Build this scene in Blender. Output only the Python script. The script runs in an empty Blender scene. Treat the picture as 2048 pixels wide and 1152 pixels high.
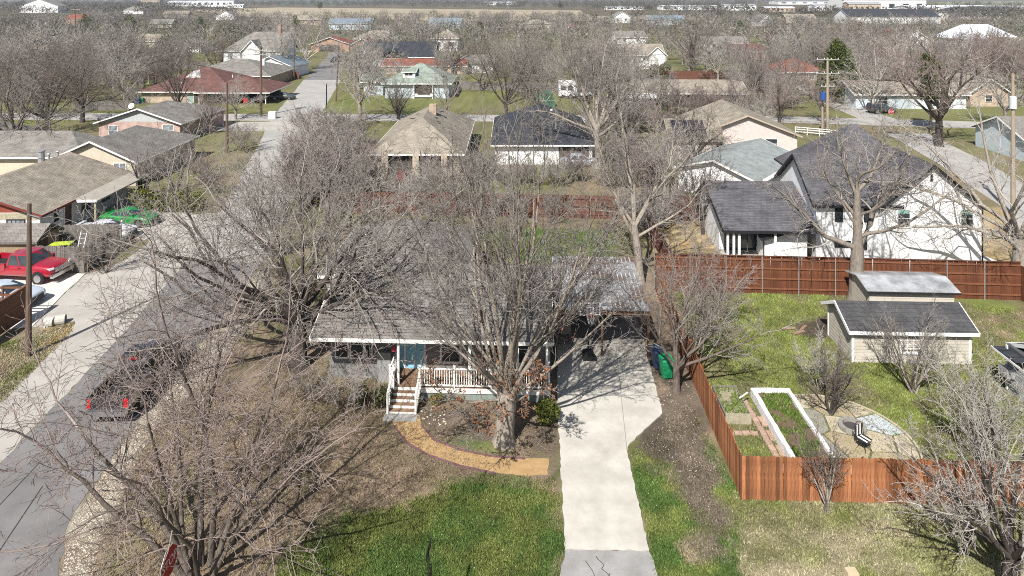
import bpy, math, random
import numpy as np
from mathutils import Vector

# ------------------------------------------------------------------ camera, world, sun
sc = bpy.context.scene
COL = sc.collection
F, CX, YH, H = 1320.0, 1024.0, -5.0, 20.0       # photo focal length (px), centre column, horizon row, camera height (m)
cam_d = bpy.data.cameras.new('camera'); cam = bpy.data.objects.new('camera', cam_d); COL.objects.link(cam)
cam.location = (0, 0, H); cam.rotation_euler = (math.radians(90), 0, 0)
cam_d.sensor_width = 36.0; cam_d.lens = F / 2048.0 * 36.0
cam_d.shift_y = -(576.0 - YH) / 2048.0
cam_d.clip_start = 0.5; cam_d.clip_end = 30000
sc.camera = cam
SUN_EL = math.radians(47); SUN_AZ = math.atan2(-0.40, -0.92)     # direction towards the sun, measured from +Y to +X
world = bpy.data.worlds.new('World'); sc.world = world; world.use_nodes = True
wn = world.node_tree.nodes; sky = wn.new('ShaderNodeTexSky'); sky.sky_type = 'NISHITA'; sky.sun_disc = False
sky.sun_elevation = SUN_EL; sky.sun_rotation = SUN_AZ; sky.dust_density = 1.5
bg = wn['Background']; world.node_tree.links.new(sky.outputs[0], bg.inputs[0]); bg.inputs[1].default_value = 0.06
sun_d = bpy.data.lights.new('sun', 'SUN'); sun_d.energy = 5.0; sun_d.angle = math.radians(0.53); sun_d.color = (1, .965, .92)
sun = bpy.data.objects.new('sun', sun_d); COL.objects.link(sun)
tosun = Vector((math.sin(SUN_AZ)*math.cos(SUN_EL), math.cos(SUN_AZ)*math.cos(SUN_EL), math.sin(SUN_EL)))
sun.rotation_euler = (-tosun).to_track_quat('-Z', 'Y').to_euler(); sun.location = (-20, -20, 60)
sc.view_settings.view_transform = 'Standard'; sc.view_settings.look = 'None'
sc.view_settings.exposure = 0.72; sc.view_settings.gamma = 1.0; sc.view_settings.use_curve_mapping = False
sc.cycles.use_denoising = False; sc.cycles.filter_width = 1.0
sc.cycles.max_bounces = 5; sc.cycles.diffuse_bounces = 2; sc.cycles.transparent_max_bounces = 6; sc.cycles.volume_bounces = 0

def G(px, py, z=0.0):
    """photo pixel -> world point at height z (flat ground, level camera)"""
    d = F * (H - z) / (py - YH)
    return ((px - CX) * d / F, d, z)
def G2(px, py, z=0.0): return G(px, py, z)[:2]

# ------------------------------------------------------------------ materials
MATS = {}
def lin(c): return tuple(c) + (1.0,)
def M(name, c1, c2=None, scale=6.0, rough=.85, bump=0.0, bscale=30.0, metal=0.0, rnd=0.0, detail=5.0, attr=False, spec=.3,
      stretch=None, lo=.35, hi=.65, coat=0.0):
    if name in MATS: return MATS[name]
    m = bpy.data.materials.new(name); m.use_nodes = True; nt = m.node_tree; N = nt.nodes; L = nt.links
    b = N['Principled BSDF']; b.inputs['Roughness'].default_value = rough; b.inputs['Metallic'].default_value = metal
    b.inputs['Specular IOR Level'].default_value = spec
    if coat: b.inputs['Coat Weight'].default_value = coat; b.inputs['Coat Roughness'].default_value = .05
    tc = N.new('ShaderNodeTexCoord'); vec = tc.outputs['Object']
    if stretch:
        mp = N.new('ShaderNodeMapping'); mp.inputs['Scale'].default_value = stretch; L.new(vec, mp.inputs[0]); vec = mp.outputs[0]
    col = None
    if attr:
        at = N.new('ShaderNodeAttribute'); at.attribute_name = 'Col'; col = at.outputs['Color']
    if c2 is not None or attr:
        nz = N.new('ShaderNodeTexNoise'); nz.inputs['Scale'].default_value = scale; nz.inputs['Detail'].default_value = detail
        nz.inputs['Roughness'].default_value = .65; L.new(vec, nz.inputs['Vector'])
        mr = N.new('ShaderNodeMapRange'); mr.inputs[1].default_value = lo; mr.inputs[2].default_value = hi; L.new(nz.outputs[0], mr.inputs[0])
        mx = N.new('ShaderNodeMix'); mx.data_type = 'RGBA'; L.new(mr.outputs[0], mx.inputs[0])
        if attr:
            mx.blend_type = 'MULTIPLY'; L.new(col, mx.inputs[6]); mx.inputs[7].default_value = lin(c2 or (.6, .6, .6))
        else:
            mx.inputs[6].default_value = lin(c1); mx.inputs[7].default_value = lin(c2)
        col = mx.outputs[2]
    if rnd:
        oi = N.new('ShaderNodeObjectInfo'); mr2 = N.new('ShaderNodeMapRange'); mr2.inputs[3].default_value = 1 - rnd; mr2.inputs[4].default_value = 1 + rnd
        L.new(oi.outputs['Random'], mr2.inputs[0])
        hv = N.new('ShaderNodeHueSaturation'); L.new(mr2.outputs[0], hv.inputs['Value'])
        if col is None: hv.inputs['Color'].default_value = lin(c1)
        else: L.new(col, hv.inputs['Color'])
        col = hv.outputs[0]
    if col is None: b.inputs['Base Color'].default_value = lin(c1)
    else: L.new(col, b.inputs['Base Color'])
    if bump:
        n2 = N.new('ShaderNodeTexNoise'); n2.inputs['Scale'].default_value = bscale; n2.inputs['Detail'].default_value = 4; L.new(vec, n2.inputs['Vector'])
        bp = N.new('ShaderNodeBump'); bp.inputs['Strength'].default_value = bump; bp.inputs['Distance'].default_value = .05
        L.new(n2.outputs[0], bp.inputs['Height']); L.new(bp.outputs[0], b.inputs['Normal'])
    MATS[name] = m; return m

def shingle(name, ca, cb, cm, row=.16):
    """shingle courses: rows follow height, columns follow x+y; weathering on top"""
    if name in MATS: return MATS[name]
    m = bpy.data.materials.new(name); m.use_nodes = True; nt = m.node_tree; N = nt.nodes; L = nt.links
    b = N['Principled BSDF']; b.inputs['Roughness'].default_value = .9; b.inputs['Specular IOR Level'].default_value = .2
    tc = N.new('ShaderNodeTexCoord'); sp = N.new('ShaderNodeSeparateXYZ'); L.new(tc.outputs['Object'], sp.inputs[0])
    ad = N.new('ShaderNodeMath'); ad.operation = 'ADD'; L.new(sp.outputs[0], ad.inputs[0]); L.new(sp.outputs[1], ad.inputs[1])
    ml = N.new('ShaderNodeMath'); ml.operation = 'MULTIPLY'; ml.inputs[1].default_value = 2.4; L.new(sp.outputs[2], ml.inputs[0])
    cb_ = N.new('ShaderNodeCombineXYZ'); L.new(ad.outputs[0], cb_.inputs[0]); L.new(ml.outputs[0], cb_.inputs[1])
    br = N.new('ShaderNodeTexBrick'); br.inputs['Scale'].default_value = 1.0; br.inputs['Brick Width'].default_value = .5; br.inputs['Row Height'].default_value = row
    br.inputs['Mortar Size'].default_value = .012; br.inputs['Mortar Smooth'].default_value = .3; br.inputs['Bias'].default_value = 0
    br.inputs['Color1'].default_value = lin(ca); br.inputs['Color2'].default_value = lin(cb); br.inputs['Mortar'].default_value = lin(cm)
    L.new(cb_.outputs[0], br.inputs['Vector'])
    nz = N.new('ShaderNodeTexNoise'); nz.inputs['Scale'].default_value = .9; nz.inputs['Detail'].default_value = 7; L.new(tc.outputs['Object'], nz.inputs['Vector'])
    mr = N.new('ShaderNodeMapRange'); mr.inputs[1].default_value = .3; mr.inputs[2].default_value = .7; mr.inputs[3].default_value = .72; mr.inputs[4].default_value = 1.2; L.new(nz.outputs[0], mr.inputs[0])
    nz2 = N.new('ShaderNodeTexNoise'); nz2.inputs['Scale'].default_value = 9; nz2.inputs['Detail'].default_value = 4; L.new(tc.outputs['Object'], nz2.inputs['Vector'])
    mr2 = N.new('ShaderNodeMapRange'); mr2.inputs[1].default_value = .3; mr2.inputs[2].default_value = .7; mr2.inputs[3].default_value = .78; mr2.inputs[4].default_value = 1.2; L.new(nz2.outputs[0], mr2.inputs[0])
    mm = N.new('ShaderNodeMath'); mm.operation = 'MULTIPLY'; L.new(mr.outputs[0], mm.inputs[0]); L.new(mr2.outputs[0], mm.inputs[1])
    hv = N.new('ShaderNodeHueSaturation'); L.new(mm.outputs[0], hv.inputs['Value']); L.new(br.outputs[0], hv.inputs['Color']); L.new(hv.outputs[0], b.inputs['Base Color'])
    bp = N.new('ShaderNodeBump'); bp.inputs['Strength'].default_value = .5; bp.inputs['Distance'].default_value = .03; L.new(br.outputs['Fac'], bp.inputs['Height']); bp.invert = True
    L.new(bp.outputs[0], b.inputs['Normal']); MATS[name] = m; return m

def brickmat(name, ca, cb, cm):
    if name in MATS: return MATS[name]
    m = shingle(name, ca, cb, cm, .08)
    for n in m.node_tree.nodes:
        if n.type == 'TEX_BRICK': n.inputs['Brick Width'].default_value = .22
        if n.type == 'MATH' and n.operation == 'MULTIPLY' and not n.inputs[1].is_linked: n.inputs[1].default_value = 1.0
    return m

WHITE = M('white_paint', (.78, .78, .76), (.68, .67, .64), 3, .55)
OLDWHITE = M('aged_white_paint', (.74, .73, .69), (.45, .43, .38), 9, .65, lo=.5, hi=.8)
BLACK = M('black_trim', (.02, .02, .022), rough=.5)
GLASS = M('window_glass', (.02, .026, .03), (.05, .06, .065), 1.5, .06, spec=.6)
GREYGLASS = M('pale_window_glass', (.13, .16, .18), (.3, .33, .35), 1.2, .08, spec=.6)
CONCRETE = M('concrete', (.50, .47, .41), (.40, .38, .33), .8, .9, .1, 60)
DARKIN = M('dark_interior', (.045, .04, .035), (.09, .075, .06), 1.5, .9)  # dark tone for shade inside openings; also on plain walls and gables
GALV = M('galvanised_steel', (.5, .51, .52), (.38, .39, .4), 5, .45, metal=.6)
RUBBER = M('rubber', (.018, .018, .018), rough=.8)
STEEL = M('wheel_alloy', (.5, .5, .52), rough=.3, metal=.9)
POLE = M('pole_wood', (.09, .06, .045), (.16, .11, .08), 3, .9, .3, 20, stretch=(6, 6, .5))
POLEGREY = M('grey_pole_wood', (.25, .2, .15), (.35, .29, .22), 3, .9, .3, 20, stretch=(6, 6, .5))
CEDAR = M('stained_cedar', (.34, .14, .06), (.19, .075, .034), 5, .75, .3, 18, rnd=.5, stretch=(5, 5, .35))
CEDARDARK = M('dark_stained_cedar', (.15, .054, .024), (.085, .03, .015), 3, .7, .25, 18, rnd=.25, stretch=(4, 4, .35))
CEDARFAR = M('rust_stained_cedar', (.15, .062, .04), (.09, .04, .028), 3, .8, rnd=.25, stretch=(4, 4, .35))
WEATHERED = M('weathered_wood', (.20, .185, .165), (.11, .10, .088), 5, .9, .3, 18, rnd=.25, stretch=(5, 5, .4))
BROWNWOOD = M('brown_wood', (.19, .085, .042), (.11, .048, .026), 4, .75, .25, 18, rnd=.15, stretch=(.4, .4, 5))
RAWWOOD = M('raw_timber', (.42, .38, .28), (.28, .25, .17), 5, .85, .2, 20, rnd=.12)

# ------------------------------------------------------------------ mesh helpers
def quick_mesh(name, V, faces_list):
    """V (n,3) array; faces_list: list of (m,k) int arrays"""
    me = bpy.data.meshes.new(name); V = np.asarray(V, dtype=np.float32)
    me.vertices.add(len(V)); me.vertices.foreach_set('co', V.ravel())
    idx = np.concatenate([f.ravel() for f in faces_list]); cnt = np.concatenate([np.full(len(f), f.shape[1]) for f in faces_list])
    st = np.concatenate([[0], np.cumsum(cnt)[:-1]])
    me.loops.add(len(idx)); me.loops.foreach_set('vertex_index', idx.astype(np.int32))
    me.polygons.add(len(cnt)); me.polygons.foreach_set('loop_start', st.astype(np.int32)); me.polygons.foreach_set('loop_total', cnt.astype(np.int32))
    me.update(calc_edges=True); return me

def set_cols(me, C):
    at = me.color_attributes.new('Col', 'FLOAT_COLOR', 'POINT')
    A = np.ones((len(C), 4), dtype=np.float32); A[:, :3] = C; at.data.foreach_set('color', A.ravel())

def link(name, me, mat=None, parent=None, loc=None, rot=None, scale=None, smooth=False):
    o = bpy.data.objects.new(name, me)
    if mat is not None and not me.materials: me.materials.append(mat)
    if smooth: me.polygons.foreach_set('use_smooth', [True]*len(me.polygons))
    COL.objects.link(o)
    if parent is not None: o.parent = parent
    if loc is not None: o.location = loc
    if rot is not None: o.rotation_euler = rot
    if scale is not None: o.scale = scale
    return o

def tag(o, label=None, cat=None, group=None, kind=None):
    if label: o['label'] = label
    if cat: o['category'] = cat
    if group: o['group'] = group
    if kind: o['kind'] = kind
    return o
def empty(name, loc, rz=0.0, label=None, cat=None, group=None):
    o = bpy.data.objects.new(name, None); o.empty_display_size = .2; COL.objects.link(o)
    o.location = loc if len(loc) == 3 else (loc[0], loc[1], 0); o.rotation_euler = (0, 0, rz)
    return tag(o, label, cat, group)

class MB:
    def __init__(s): s.v = []; s.f = []
    def add(s, vs, fs):
        n = len(s.v); s.v += [tuple(v) for v in vs]; s.f += [tuple(n+i for i in f) for f in fs]; return s
    def box(s, x0, y0, z0, x1, y1, z1):
        return s.add([(x0,y0,z0),(x1,y0,z0),(x1,y1,z0),(x0,y1,z0),(x0,y0,z1),(x1,y0,z1),(x1,y1,z1),(x0,y1,z1)],
                     [(0,3,2,1),(4,5,6,7),(0,1,5,4),(1,2,6,5),(2,3,7,6),(3,0,4,7)])
    def bar(s, a, b, w, t, up=(0,0,1)):
        a = Vector(a); b = Vector(b); d = (b-a).normalized(); u = Vector(up)
        if abs(d.dot(u)) > .98: u = Vector((0,1,0))
        r = d.cross(u).normalized(); u = r.cross(d).normalized()
        P = [c + r*sx*w/2 + u*sz*t/2 for c in (a, b) for sx, sz in ((-1,-1),(1,-1),(1,1),(-1,1))]
        return s.add(P, [(0,1,2,3),(7,6,5,4),(0,4,5,1),(1,5,6,2),(2,6,7,3),(3,7,4,0)])
    def cyl(s, x, y, z0, z1, r0, r1=None, n=10):
        r1 = r0 if r1 is None else r1
        P = [(x+r*math.cos(2*math.pi*i/n), y+r*math.sin(2*math.pi*i/n), z) for z, r in ((z0, r0), (z1, r1)) for i in range(n)]
        return s.add(P, [(i, (i+1) % n, n+(i+1) % n, n+i) for i in range(n)] + [tuple(range(n-1, -1, -1)), tuple(range(n, 2*n))])
    def tube(s, pts, r, n=6, caps=True):
        pts = [Vector(p) for p in pts]; rs = r if isinstance(r, (list, tuple)) else [r]*len(pts); P = []
        for i, p in enumerate(pts):
            d = (pts[min(i+1, len(pts)-1)] - pts[max(i-1, 0)]).normalized()
            a = d.cross(Vector((0,0,1)) if abs(d.z) < .95 else Vector((1,0,0))).normalized(); b = d.cross(a)
            P += [p + (a*math.cos(2*math.pi*k/n) + b*math.sin(2*math.pi*k/n))*rs[i] for k in range(n)]
        fs = [(i*n+k, i*n+(k+1) % n, (i+1)*n+(k+1) % n, (i+1)*n+k) for i in range(len(pts)-1) for k in range(n)]
        if caps: fs += [tuple(range(n-1, -1, -1)), tuple(range((len(pts)-1)*n, len(pts)*n))]
        return s.add(P, fs)
    def lathe(s, prof, n=14, c=(0,0,0)):
        P = [(c[0]+r*math.cos(2*math.pi*k/n), c[1]+r*math.sin(2*math.pi*k/n), c[2]+z) for r, z in prof for k in range(n)]
        m = len(prof)
        return s.add(P, [(i*n+k, i*n+(k+1) % n, (i+1)*n+(k+1) % n, (i+1)*n+k) for i in range(m-1) for k in range(n)] +
                     [tuple(range(n-1, -1, -1)), tuple(range((m-1)*n, m*n))])
    def prism(s, poly, z0, z1):
        n = len(poly); a = sum(poly[i][0]*poly[(i+1) % n][1]-poly[(i+1) % n][0]*poly[i][1] for i in range(n))
        if a < 0: poly = poly[::-1]
        return s.add([(x, y, z0) for x, y in poly] + [(x, y, z1) for x, y in poly],
                     [tuple(range(n-1, -1, -1)), tuple(range(n, 2*n))] + [(i, (i+1) % n, n+(i+1) % n, n+i) for i in range(n)])
    def mesh(s, name):
        me = bpy.data.meshes.new(name); me.from_pydata(s.v, [], s.f); me.update(); return me
    def build(s, name, mat, parent=None, loc=None, rot=None, smooth=False):
        return link(name, s.mesh(name), mat, parent, loc, rot, smooth=smooth)
def boxmesh(name, x0, y0, z0, x1, y1, z1): return MB().box(x0, y0, z0, x1, y1, z1).mesh(name)

# ------------------------------------------------------------------ noise
def _h(ix, iy, s):
    n = (ix.astype(np.int64)*374761393 + iy.astype(np.int64)*668265263 + s*974634533) & 0x7fffffff
    n = ((n ^ (n >> 13))*1274126177) & 0x7fffffff
    return ((n ^ (n >> 16)) & 0xffff)/65535.0
def vn(x, y, s=0):
    ix = np.floor(x); iy = np.floor(y); fx = x-ix; fy = y-iy; fx = fx*fx*(3-2*fx); fy = fy*fy*(3-2*fy)
    return (_h(ix, iy, s)*(1-fx)+_h(ix+1, iy, s)*fx)*(1-fy) + (_h(ix, iy+1, s)*(1-fx)+_h(ix+1, iy+1, s)*fx)*fy
def fbm(x, y, s=0, o=4):
    t = 0; a = .5; n = 0
    for k in range(o): t = t + a*vn(x*2**k, y*2**k, s+k*17); n += a; a *= .55
    return t/n
def inside(poly, x, y):
    r = np.zeros(x.shape, bool); n = len(poly)
    for i in range(n):
        x1, y1 = poly[i]; x2, y2 = poly[(i+1) % n]
        if y1 == y2: continue
        c = ((y1 > y) != (y2 > y)) & (x < (x2-x1)*(y-y1)/(y2-y1)+x1); r ^= c
    return r
# ------------------------------------------------------------------ the ground
def PW(*pix): return [G2(x, y) for x, y in pix]
GREEN = np.array((.075, .125, .032)); LIME = np.array((.185, .215, .062)); OLIVE = np.array((.18, .172, .085)); STRAW = np.array((.33, .29, .195))
TAN = np.array((.275, .21, .15)); SOIL = np.array((.115, .092, .073)); BARE = np.array((.40, .29, .15)); SAND = np.array((.47, .37, .22))
VERGE = PW((60,1250),(110,1120),(178,965),(262,845),(345,752),(425,655),(480,582),(520,540),(545,560),(500,640),(430,730),(372,800),(300,870),(250,960),(205,1060),(150,1250))
REG = [  # (polygon in world metres, colour a, colour b, strength, edge wobble m)
    (PW((60,1240),(120,1120),(330,800),(520,700),(660,760),(1112,790),(1118,960),(930,985),(800,1010),(700,1040),(590,1100),(480,1240)), TAN, (TAN*.55+OLIVE*.2), .95, .9),
    (PW((120,1240),(180,1000),(300,860),(420,860),(420,1000),(350,1100),(300,1240)), TAN*1.15, OLIVE*1.1, .6, .8),
    (PW((500,1240),(560,1120),(700,1030),(830,995),(960,955),(1108,960),(1128,1100),(1125,1240)), GREEN*.9, LIME*.72, 1, 1.0),
    (PW((845,826),(1000,815),(1112,800),(1115,905),(980,905),(890,885),(850,850)), TAN*1.05, SOIL*1.3, .9, .3),
    (PW((900,870),(1000,880),(1020,905),(960,905),(905,890)), GREEN*1.2, LIME, .8, .4),
    (PW((1256,892),(1330,830),(1380,790),(1480,990),(1500,1240),(1310,1240)), GREEN, LIME*.8, 1, .5),
    (PW((1318,700),(1372,700),(1400,800),(1440,950),(1452,1050),(1400,1062),(1345,945),(1295,905),(1258,892),(1324,830)), SOIL, SOIL*1.5, .95, .9),
    (PW((1290,600),(1345,600),(1380,720),(1370,790),(1324,820),(1290,690)), SOIL*1.1, TAN, .9, .35),
    (PW((1365,1075),(1440,1065),(1455,1110),(1400,1130),(1360,1110)), TAN*1.2, SOIL*1.6, .8, .4),
    (PW((1480,1000),(2100,1010),(2100,1240),(1500,1240)), OLIVE, STRAW, 1, .8),
    (PW((1480,1000),(1800,1010),(1700,1060),(1500,1080),(1470,1040)), LIME*.85, OLIVE, .8, .8),
    (PW((1560,1060),(1830,1045),(2048,1060),(2048,1240),(1680,1240),(1600,1120)), STRAW, LIME*.9, .6, 1.5),
    (PW((1340,560),(2060,560),(2060,640),(2200,900),(1480,1000),(1400,740)), LIME, OLIVE, 1, .8),
    (PW((1490,640),(1640,600),(1660,760),(1560,780),(1440,760)), LIME*1.15, LIME*.8, .8, .8),
    (PW((1590,650),(1660,628),(1665,680),(1600,672)), SOIL*.7, SOIL, .95, .4),
    (PW((1960,640),(2048,620),(2048,680),(1960,730)), OLIVE, TAN, .8, .8),
    (PW((870,455),(1230,458),(1215,525),(890,525)), GREEN*1.15, LIME*.9, 1, 1.2),
    (PW((640,430),(1300,430),(1300,460),(640,460)), TAN*.8, OLIVE, .7, 1.5),
    (PW((1280,436),(1440,436),(1440,505),(1310,505)), SAND, BARE, .95, .6),
    (PW((1930,420),(2200,400),(2200,530),(1930,530)), SAND, BARE, .95, .8),
    (PW((1430,470),(1560,470),(1560,520),(1430,520)), SAND, TAN, .9, .5),
    (PW((470,580),(560,560),(640,600),(560,690),(470,640)), OLIVE*1.1, TAN, .8, .7),
    (PW((0,690),(60,655),(150,640),(140,668),(0,812)), LIME*.9, STRAW, .9, .5),
    (VERGE, np.array((.44,.40,.33)), np.array((.25,.205,.15)), .95, .55),
    (PW((90,655),(145,640),(140,680),(80,740),(60,720)), STRAW, BARE, .7, .5),
    (PW((180,470),(240,475),(300,485),(250,520),(170,548)), STRAW, OLIVE, .85, .5),
]
def ground_colour(x, y):
    n1 = fbm(x*.22, y*.22, 3, 4); n2 = fbm(x*1.4, y*1.4, 9, 3); n3 = fbm(x*.035, y*.035, 5, 3)
    far = np.clip((y-60)/60, 0, 1); far2 = np.clip((y-260)/300, 0, 1)
    t = np.clip((n1-.38)/.24, 0, 1)[:, None]; c = OLIVE*(1-t) + TAN*t
    t = np.clip((n3-.45)/.15, 0, 1)[:, None]*.8; lawn = LIME*.9*(1-t) + OLIVE*t
    c = c*(1-far[:, None]*.75) + lawn*far[:, None]*.75
    c = c*(1-far2[:, None]) + (np.array((.15, .125, .085))*(.8+.5*n1[:, None]))*far2[:, None]
    near = (y < 64) & (np.abs(x) < 48)
    if near.any():
        xs = x[near]; ys = y[near]; cc = c[near]
        for k, (poly, a, b, s, wob) in enumerate(REG):
            m = np.zeros(len(xs))
            for j in range(3):
                wx = (fbm(xs*.9+j*7, ys*.9, 21+k*3+j, 3)-.5)*2.6*wob; wy = (fbm(xs*.9, ys*.9+j*5, 61+k*3+j, 3)-.5)*2.6*wob
                m += inside(poly, xs+wx, ys+wy)/3.0
            t = np.clip((fbm(xs*.8+k*3.3, ys*.8, 33+k, 5)-.38)/.22, 0, 1)[:, None]; m = (m*s)[:, None]
            cc = cc*(1-m) + (a*(1-t)+b*t)*m
        c[near] = cc
    return np.clip(c*(.66+.68*n2[:, None]), .01, .9)

def grow_lines(a, b, step, far, ratio):
    l = list(np.arange(a, b+1e-6, step)); s = step
    while l[-1] < far: s *= ratio; l.append(l[-1]+s)
    return l
xs = grow_lines(-36, 36, .28, 9000, 1.2); neg = [-x for x in grow_lines(36, 36, .28, 9000, 1.2)[1:]][::-1]
xs = np.array(neg + xs); ys = np.array([-400, -60, 0, 10, 15] + grow_lines(17, 60, .28, 12000, 1.08))
X, Y = np.meshgrid(xs, ys); nx, ny = len(xs), len(ys); x = X.ravel(); y = Y.ravel()
z = np.zeros_like(x); hill = np.clip((y-4200)/4000, 0, 1); z += hill**1.5*(60+90*fbm(x*.0006, y*.0002, 77, 3))
i = np.arange(nx*ny).reshape(ny, nx); quads = np.stack([i[:-1, :-1], i[:-1, 1:], i[1:, 1:], i[1:, :-1]], -1).reshape(-1, 4)
me = quick_mesh('ground', np.stack([x, y, z], -1), [quads]); set_cols(me, ground_colour(x, y))
GROUND = M('ground_turf', (1, 1, 1), (.52, .52, .5), 11, .95, .6, 22, attr=True, detail=8, lo=.3, hi=.68, spec=.1)
tag(link('ground', me, GROUND), 'grassy and dry leaf covered ground of the town lots', 'ground', kind='structure')

RNG = random.Random(7)
def densify(poly, step, wob, seed=0):
    out = []; r = random.Random(seed); n = len(poly)
    for k in range(n):
        (x0, y0), (x1, y1) = poly[k], poly[(k+1) % n]; L = math.hypot(x1-x0, y1-y0); m = max(1, int(L/step))
        for j in range(m):
            t = j/m; w = wob if 0 < j else wob*.3
            out.append((x0+(x1-x0)*t+r.uniform(-w, w), y0+(y1-y0)*t+r.uniform(-w, w)))
    return out
def sheet(name, poly, z, mat, label, wob=.04, step=.5, seed=1, t=None):
    p = densify(poly, step, wob, seed); n = len(p)
    a = sum(p[i][0]*p[(i+1) % n][1]-p[(i+1) % n][0]*p[i][1] for i in range(n))
    if a < 0: p = p[::-1]
    mb = MB(); mb.prism(p, -.15 if t is None else z-t, z); o = mb.build(name, mat); return tag(o, label, name.replace('_', ' '), kind='structure')

ASPHALT = M('asphalt', (.135, .13, .128), (.20, .194, .19), .35, .9, .25, 70, detail=9)
OLDASPHALT = M('old_asphalt', (.23, .225, .215), (.32, .312, .30), 1.2, .9, .3, 60, detail=9)
SHOULDER = M('pale_road_concrete', (.40, .375, .335), (.31, .29, .26), .5, .92, .2, 50, detail=9)
ROADCON = M('road_concrete', (.36, .345, .32), (.28, .27, .25), .25, .92, detail=8)
DRIVE = M('driveway_concrete', (.50, .478, .42), (.33, .312, .27), .7, .9, .1, 60, detail=12, lo=.36, hi=.74)
WHITECON = M('white_concrete', (.62, .59, .53), (.5, .48, .43), .7, .9)
MULCH = M('golden_mulch', (.42, .28, .135), (.31, .20, .09), 3, .95, .5, 40, detail=9)

RE = [(-13.2, 19.0), (-15.3, 22.0), (-16.9, 25.2), (-17.6, 30), (-17.95, 35), (-18.4, 45), (-18.9, 49.5)]
LE = [(-21.0, 19.0), (-21.7, 24), (-22.0, 28.4), (-22.9, 37.4), (-24.4, 48.4), (-24.7, 50.5)]
sheet('street', RE + LE[::-1], .010, ASPHALT, 'dark asphalt street running up the left of the house', .06)
sheet('intersection_road', [(-18.9, 49.55), (-24.7, 50.55), (-26.3, 58), (-30.5, 75), (-39.5, 108), (-50.5, 160), (-41.5, 160), (-32.5, 112), (-24, 75), (-20.2, 58)], .012, ROADCON, 'pale concrete street leading up to the far crossing', .1, 2)
sheet('far_street', [(-50.4, 160.1), (-41.6, 160.1), (-56.8, 222), (-60, 240), (-67, 240), (-63, 226)], .012, ASPHALT, 'dark asphalt stretch of street beyond the crossing', .1, 3)
sheet('cross_street', [(-170, 116), (-37, 113.2), (0, 112.5), (40, 112), (80, 105.5), (125, 99), (125, 93), (80, 99.5), (40, 106), (0, 106.5), (-37, 107), (-170, 110)], .008, ROADCON, 'pale cross street running between the blocks', .1, 4)
sheet('sidewalk', PW((330,262),(345,247),(560,243),(640,250),(640,262),(500,262)), .016, SHOULDER, 'strip of pale concrete below the crossing verge', .05, 2)
sheet('far_cross_street', [(-260, 258), (-40, 250), (-40, 242), (-260, 250)], .02, ROADCON, 'far cross street by the brick garages', .2, 8)
sheet('right_street', [(41, 52), (46.5, 62), (51.5, 80), (55, 97), (61, 97), (57.5, 80), (53.5, 66), (49, 52)], .009, ROADCON, 'pale side street right of the white farmhouse', .08, 2)
sheet('right_far_street', [(57, 106), (59, 128), (64, 150), (70, 150), (64, 128), (63, 106)], .01, ROADCON, 'pale street leaving the right far corner', .1, 3)
sheet('road_shoulder', PW((64,655),(130,587),(172,549),(250,521),(300,482),(330,452),(380,430),(440,425),(452,455)) + [LE[4], LE[3], LE[2], LE[1], LE[0], (-25.6, 19)] + PW((0,800),(138,666),(150,642),(100,652)), .006, SHOULDER, 'pale worn concrete shoulder beside the asphalt street', .08)
sheet('left_driveway', PW((-140,660),(-140,545),(60,545),(171,547),(129,586),(62,656)), .022, WHITECON, 'white concrete driveway under the red pickup', .02)
sheet('sports_car_driveway', PW((100,478),(240,472),(300,481),(332,451),(385,428),(330,415),(180,425)), .018, SHOULDER, 'pale concrete driveway under the green sports car', .05)
sheet('driveway', PW((1115,690),(1288,690),(1325,828),(1258,890),(1255,905),(1298,1102),(1130,1100),(1120,905),(1114,790)), .05, DRIVE, 'concrete driveway widening towards the carport', .035, .22)
sheet('driveway_apron', PW((1130,1100.6),(1298,1102.6),(1320,1160),(1350,1300),(1080,1300),(1118,1160)), .028, OLDASPHALT, 'cracked grey asphalt apron at the foot of the driveway', .05, .3)
sheet('garden_path', PW((780,828),(790,855),(815,885),(860,910),(920,930),(990,945),(1050,952),(1096,950),(1098,918),(1050,917),(980,912),(920,900),(870,880),(845,855),(838,828)), .02, MULCH, 'golden mulch path curving from the steps to the driveway', .04, .3)
sheet('right_path', PW((1938,500),(1990,520),(2060,545),(2060,560),(1940,530)), .01, WHITECON, 'strip of concrete beside the farmhouse')
# cracks in the apron
mb = MB(); r = random.Random(5)
for (sx, sy), n in (((3.0, 23.6), 10), ((2.6, 23.4), 8), ((3.4, 22.9), 6)):
    p = [(sx, sy)]
    for k in range(n): p.append((p[-1][0]+r.uniform(-.12, .16), p[-1][1]-.16+r.uniform(-.05, .05)))
    for a, b in zip(p, p[1:]): mb.bar((a[0], a[1], .029), (b[0], b[1], .029), .022, .004)
tag(mb.build('pavement_cracks', M('crack_tar', (.03, .03, .03))), 'thin branching cracks across the asphalt apron', 'cracks', kind='stuff')
# driveway control joint + edging of the path
tag(MB().bar(G(1254.5,905,.051), G(1241,780,.051), .025, .004).bar(G(1241,780,.051), G(1232,690,.051), .025, .004).build('driveway_joint', M('joint', (.22,.2,.17))), 'saw cut joint along the driveway', 'joint', kind='structure')
mb = MB()
for pts in (((842,850),(868,880),(920,900.5),(980,912.5),(1050,918)), ((788,852),(815,887),(860,912),(920,932),(990,947))):
    for a, b in zip(pts, pts[1:]): mb.bar(G(a[0],a[1],.03), G(b[0],b[1],.03), .05, .09)
tag(mb.build('path_edging', M('edging', (.10,.05,.05),(.18,.10,.11),4)), 'thin dark red edging along the golden path', 'edging', kind='structure')
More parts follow.
